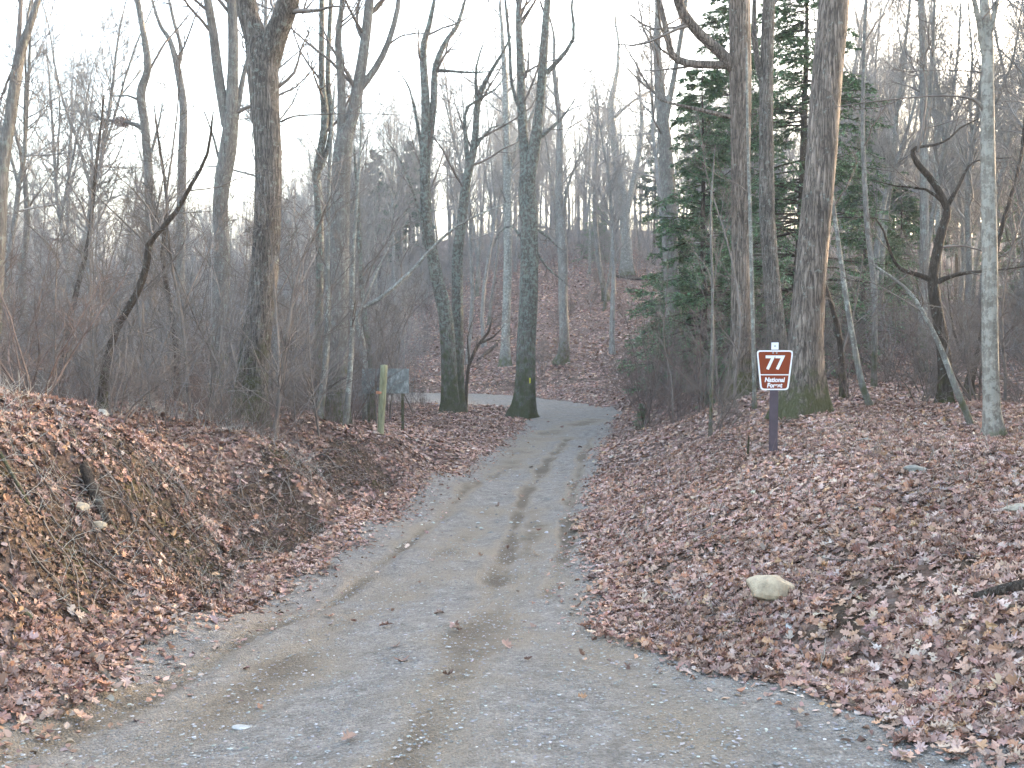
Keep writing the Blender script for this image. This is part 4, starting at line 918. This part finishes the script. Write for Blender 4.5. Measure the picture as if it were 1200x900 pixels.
logobj('fallen log lying across the hillside at the foot of the pale forked tree', [(712, 326, 3), (750, 322, 3.5), (798, 322, 3)], 83, 82, 'log')
logobj('dark root-like log slanting down the top of the left bank', [(80, 508, 12), (100, 530, 13), (125, 562, 9)], 8.9, 7.9, 'log', lift=.9)
logobj('pale stick lying at the foot of the left bank', [(93, 742, 4), (112, 745, 4), (130, 748, 3)], 6.5, 6.6, 'pale', name='stick', cat='stick', lift=1.6)
logobj('pale broken stick on the left bank near the picture edge', [(22, 700, 6), (34, 712, 7), (44, 720, 5)], 5.9, 5.8, 'pale', name='stick', cat='stick', lift=1.6)
logobj('long thin stick slanting down the upper left bank', [(0, 548, 4), (30, 575, 4), (55, 600, 3)], 7.2, 6.7, 'grey', name='stick', cat='stick', lift=2)
logobj('bare fallen branch on the upper left bank right of the root-like log', [(105, 555, 4), (135, 590, 5), (150, 640, 3)], 8.3, 8.0, 'grey', name='stick', cat='stick', lift=2)
logobj('thin dead stick in the leaves below the tan boulder', [(857, 728, 4), (885, 724, 4), (920, 720, 3)], 7.0, 7.0, 'log', name='stick', cat='stick', lift=2)
logobj('fallen bough lying up the hillside slope right of the pair at the bend', [(560, 408, 4), (578, 395, 4), (602, 372, 3)], 60, 66, 'log', name='fallen_log')
logobj('dark bough sagging on the slope outside the bend', [(765, 380, 3), (785, 392, 3), (800, 408, 3)], 55, 50, 'log', name='fallen_log')
# stump
tb = Tubes(); sp_ = at(771, 436, 44); gz = g1(sp_[0], 44.); hs = np.array([-.1, .05, .2, .42, .5]); P = np.stack([hs * .1, hs * 0, hs], 1); trunk_tube(tb, P, np.array([.3, .24, .2, .19, .02]), 10, True, 2, .2)
tag(link('stump', tb.build('stump', M['dark']), None, (sp_[0], 44, gz)), 'black charred stump at the foot of the hemlocks outside the bend', 'stump')
# stake
tb = Tubes(); q = at(877, 488, 13.2); P = np.array([(0, 0, -.1), (0, 0, .1), (.01, 0, .3), (0, 0, .32)]); tb.add(P, np.array([.017, .016, .013, .001]), 6)
tag(link('stake', tb.build('stake', M['dark']), None, (q[0], 13.2, g1(q[0], 13.2))), 'short dark stake in the leaves left of the route sign', 'stake')

# nest
def nest():
    n = 420; c = at(142, 143, 30.0); v = norm(rng.normal(0, 1, (n, 3))) * rng.random((n, 1)) ** .6 * (.26, .24, .15)
    a = norm(rng.normal(0, 1, (n, 3))); b = norm(np.cross(a, rng.normal(0, 1, (n, 3)))); s = .09
    V = np.stack([v - a * s, v + b * s * .15, v + a * s, v - b * s * .15], 1).reshape(-1, 3)
    me = mesh_np('squirrel_nest', V, np.arange(n * 4).reshape(n, 4), 4, M['leaf'], False, {'col': np.repeat(PAL[rng.integers(0, 9, n)] * .8, 4, 0)})
    tag(link('squirrel_nest', me, None, c), 'leafy squirrel nest on a bare limb of the kinked slim tree', 'nest')
nest()

# ------------------------------------------------------------------ route sign
def flat_mat(name, c, rough=.5, var=.06):
    return plain(name, c, rough, var, 12)
M['brown'] = flat_mat('brown_sign_face', (.21, .042, .014), .4)
M['white'] = flat_mat('white_sign_paint', (.74, .74, .75), .5)
M['post'] = flat_mat('brown_post', (.085, .065, .075), .6, .12)
M['alu'] = flat_mat('sign_back_metal', (.35, .35, .36), .45)
def rpoly(pts, r, seg=6):
    out = []; n = len(pts)
    for i in range(n):
        p = np.array(pts[i]); a = np.array(pts[i - 1]); b = np.array(pts[(i + 1) % n]); u_ = (a - p) / np.linalg.norm(a - p); v_ = (b - p) / np.linalg.norm(b - p)
        s, e = p + u_ * r, p + v_ * r
        for k in range(seg + 1):
            t = k / seg; out.append((1 - t) ** 2 * s + 2 * t * (1 - t) * p + t * t * e)
    return out
def plate(name, pts, y0, y1, mat, parent=None, hole=None):
    bm = bmesh.new()
    if hole is None:
        f = [bm.verts.new((p[0], y0, p[1])) for p in pts]; bk = [bm.verts.new((p[0], y1, p[1])) for p in pts]; n = len(pts)
        bm.faces.new(f[::-1]); bm.faces.new(bk)
        for i in range(n): bm.faces.new((f[i], f[(i + 1) % n], bk[(i + 1) % n], bk[i]))
    else:
        n = len(pts); A = [bm.verts.new((p[0], y0, p[1])) for p in pts]; B = [bm.verts.new((p[0], y0, p[1])) for p in hole]; A2 = [bm.verts.new((p[0], y1, p[1])) for p in pts]; B2 = [bm.verts.new((p[0], y1, p[1])) for p in hole]
        for i in range(n):
            j = (i + 1) % n; bm.faces.new((A[i], A[j], B[j], B[i])); bm.faces.new((A[i], A2[i], A2[j], A[j])); bm.faces.new((B[i], B[j], B2[j], B2[i])); bm.faces.new((A2[i], B2[i], B2[j], A2[j]))
    bmesh.ops.recalc_face_normals(bm, faces=bm.faces[:])
    me = bpy.data.meshes.new(name); bm.to_mesh(me); bm.free(); me.materials.append(mat); return link(name, me, parent)
def text_mesh(name, s, size, x, z, y, mat, parent, sx=1.0, shear=0.0, ext=.0012, offs=0.0):
    cu = bpy.data.curves.new('tmp', 'FONT'); cu.body = s; cu.size = size; cu.align_x = 'CENTER'; cu.align_y = 'CENTER'; cu.extrude = ext; cu.shear = shear; cu.offset = offs
    o = bpy.data.objects.new('tmp', cu); COL.objects.link(o); dg = bpy.context.evaluated_depsgraph_get(); me = bpy.data.meshes.new_from_object(o.evaluated_get(dg)); bpy.data.objects.remove(o)
    me.name = name; me.materials.clear(); me.materials.append(mat); q = link(name, me, parent); q.location = (x, y, z); q.rotation_euler = (PI / 2, 0, 0); q.scale = (sx, 1, 1); return q
dS = 12.0; sb_ = at(906, 528, dS); sz0 = g1(sb_[0], dS); pxm = dS / F
sg = empty('route_sign', (sb_[0], dS, sz0), -.04)
tag(sg, 'brown trapezoid forest route sign reading 77 National Forest on a dark post', 'sign')
zt = at(906, 400, dS)[2] - sz0; zc = lambda py: at(906, py, dS)[2] - sz0
ps = boxmesh('post', .105, .018, zt + .18, M['post'], .004); o = link('post', ps, sg); o.location = (0, 0, (zt - .18) / 2)
W1, W2 = .222, .170; z1, z0 = zc(410.5), zc(457)
outer = rpoly([(-W2, z0), (W2, z0), (W1, z1), (-W1, z1)], .045); inner_ = rpoly([(-W2 + .019, z0 + .017), (W2 - .019, z0 + .017), (W1 - .018, z1 - .017), (-W1 + .018, z1 - .017)], .034)
pan = plate('panel', outer, -.0160, -.0115, M['brown'], sg)
plate('border', outer, -.0195, -.0165, M['white'], pan, hole=inner_)
zm = z0 + (z1 - z0) * .385; wm = W2 + (W1 - W2) * .385 - .017
plate('divider', [(-wm, zm - .006), (wm, zm - .006), (wm, zm + .006), (-wm, zm + .006)], -.0193, -.0165, M['white'], pan)
text_mesh('route_number', '77', .235, 0, zm + (z1 - zm) * .47, -.018, M['white'], pan, 1.0, offs=.006)
hz = zm - z0
text_mesh('lettering', 'National', .076, .0, z0 + hz * .66, -.018, M['white'], pan, .92, .15, offs=.0028)
text_mesh('lettering', 'Forest', .076, .0, z0 + hz * .30, -.018, M['white'], pan, .92, .15, offs=.0028)
tagp = link('tag_plate', boxmesh('tag_plate', .088, .004, .088, M['white'], .001), sg); tagp.location = (0, -.0125, zc(405.5))
tb = Tubes(); tb.add(np.array([(0, -.0005, 0), (0, -.004, 0), (0, -.0045, 0)]), np.array([.011, .011, .0005]), 12); rv = link('rivet', tb.build('rivet', M['alu']), tagp); rv.location = (0, -.002, 0)
for k in (-1, 1):
    tb = Tubes(); tb.add(np.array([(0, 0, 0), (0, -.004, 0), (0, -.006, 0)]), np.array([.010, .009, .0005]), 10); b_ = link('bolt', tb.build('bolt', M['alu']), pan); b_.location = (k * .022, -.0165, z1 - .032)

# ------------------------------------------------------------------ wooden post, weathered board
m, nt, bs, nd, lk = mat_new('green_stained_wood')
tc = nd.new('ShaderNodeTexCoord'); n1 = noise(nt, mapping(nt, tc.outputs['Object'], (1, 1, .15)), 22, 6, .7)
c = ramp(nt, n1.outputs[0], [(.3, (.10, .10, .06)), (.55, (.22, .22, .13)), (.75, (.36, .35, .25))]); lk.new(c, bs.inputs['Base Color']); bs.inputs['Roughness'].default_value = .9; bump(nt, bs, n1.outputs[0], .6, .01)
M['wpost'] = m
dP = 20.; q = at(445, 512, dP); zg = g1(q[0], dP); tp = at(450, 428, dP)
tb = Tubes(); hh = tp[2] - zg; n = 9; t = np.linspace(0, 1, n); P = np.stack([t * (tp[0] - q[0]), 0 * t, -.2 + t * (hh + .2)], 1); P = np.vstack([P, P[-1] + (0, 0, .012)])
trunk_tube(tb, P, np.concatenate([np.full(n, .072), [.002]]), 12, False, 3, .07)
wp = empty('wooden_post', (q[0], dP, zg)); tag(wp, 'upright round wooden post stained yellow green, on the end of the left bank', 'post')
link('post_shaft', tb.build('post_shaft', M['wpost']), wp)
tb = Tubes(); zc_ = at(447, 460, dP)[2] - zg; tb.add(np.stack([np.full(3, .012), np.zeros(3), np.array([zc_ - .025, zc_, zc_ + .025])], 1), np.array([.078, .081, .078]), 14)
rb_ = link('marking_band', tb.build('marking_band', flat_mat('faded_orange_band', (.42, .20, .12), .7)), wp)
m, nt, bs, nd, lk = mat_new('weathered_board')
tc = nd.new('ShaderNodeTexCoord'); n1 = noise(nt, mapping(nt, tc.outputs['Object'], (1.6, 1, .9)), 6, 7, .75)
c = ramp(nt, n1.outputs[0], [(.3, (.12, .125, .12)), (.5, (.20, .215, .205)), (.68, (.40, .42, .40))]); lk.new(c, bs.inputs['Base Color']); bs.inputs['Roughness'].default_value = .8
M['board'] = m
dB = 26.; a = at(424, 461, dB); b = at(479, 432, dB); gB = g1((a[0] + b[0]) / 2, dB)
wb = empty('weathered_board', ((a[0] + b[0]) / 2, dB, gB)); tag(wb, 'blotchy grey-green weathered sign board seen behind the wooden post', 'sign board')
w_, h_ = b[0] - a[0], b[2] - a[2]; o = link('board', boxmesh('board', w_, .03, h_, M['board'], .006), wb); o.location = (0, 0, (a[2] + b[2]) / 2 - gB)
for k in (-1, 1):
    hp = b[2] - gB - .03; o = link('leg', boxmesh('leg', .07, .07, hp + .2, M['grey'], .006), wb); o.location = (k * w_ * .36, .052, hp / 2 - .1)
# short pale offcut rail end leaning (bright chip by the pale stems)

m = bpy.data.materials.new('haze_air'); m.use_nodes = True; nt = m.node_tree; nt.nodes.remove(nt.nodes['Principled BSDF'])
pv = nt.nodes.new('ShaderNodeVolumePrincipled'); pv.inputs['Color'].default_value = (.86, .92, 1, 1); pv.inputs['Density'].default_value = .0007; pv.inputs['Anisotropy'].default_value = .2
nt.links.new(pv.outputs[0], [n for n in nt.nodes if n.type == 'OUTPUT_MATERIAL'][0].inputs['Volume'])
hz_ = link('haze', boxmesh('haze', 1300, 1300, 90, m)); hz_.location = (0, 260, 27); tag(hz_, 'thin pale air between the trees', kind='stuff')

# ------------------------------------------------------------------ world, sun, camera
SUN_EL, SUN_AZ = math.radians(8), math.radians(53)     # azimuth from +Y (view direction) towards +X (right)
w = bpy.data.worlds.new('World'); scn.world = w; w.use_nodes = True; nt = w.node_tree
sky = nt.nodes.new('ShaderNodeTexSky'); sky.sky_type = 'NISHITA'; sky.sun_disc = False; sky.sun_elevation = SUN_EL; sky.sun_rotation = SUN_AZ
sky.air_density = 1.0; sky.dust_density = 5.0; sky.ozone_density = 1.5
hs = nt.nodes.new('ShaderNodeHueSaturation'); hs.inputs['Saturation'].default_value = .8; nt.links.new(sky.outputs[0], hs.inputs['Color']); nt.links.new(hs.outputs[0], nt.nodes['Background'].inputs[0]); nt.nodes['Background'].inputs[1].default_value = .15
sd_ = Vector((math.sin(SUN_AZ) * math.cos(SUN_EL), math.cos(SUN_AZ) * math.cos(SUN_EL), math.sin(SUN_EL)))
sl = bpy.data.lights.new('sun', 'SUN'); sl.energy = 2.0; sl.angle = math.radians(.6); sl.color = (1, .76, .52)
so = bpy.data.objects.new('sun', sl); COL.objects.link(so); so.rotation_euler = sd_.to_track_quat('Z', 'Y').to_euler()
cam = bpy.data.cameras.new('camera'); co = bpy.data.objects.new('camera', cam); COL.objects.link(co); scn.camera = co
cam.sensor_width = 36; cam.lens = 36 * F / 1200; cam.clip_end = 3000; cam.clip_start = .05
co.location = (0, 0, 0); co.rotation_euler = (PI / 2 - PITCH, 0, 0)
scn.view_settings.view_transform = 'Standard'; scn.view_settings.look = 'None'; scn.view_settings.gamma = 1; scn.view_settings.use_curve_mapping = False
scn.view_settings.exposure = 4.0
scn.render.engine = 'CYCLES'
c = scn.cycles; c.use_denoising = True; c.max_bounces = 5; c.diffuse_bounces = 3; c.glossy_bounces = 1; c.transmission_bounces = 1; c.use_adaptive_sampling = True; c.adaptive_threshold = .02
c.sample_clamp_indirect = 6
print('done', time.time() - T0)
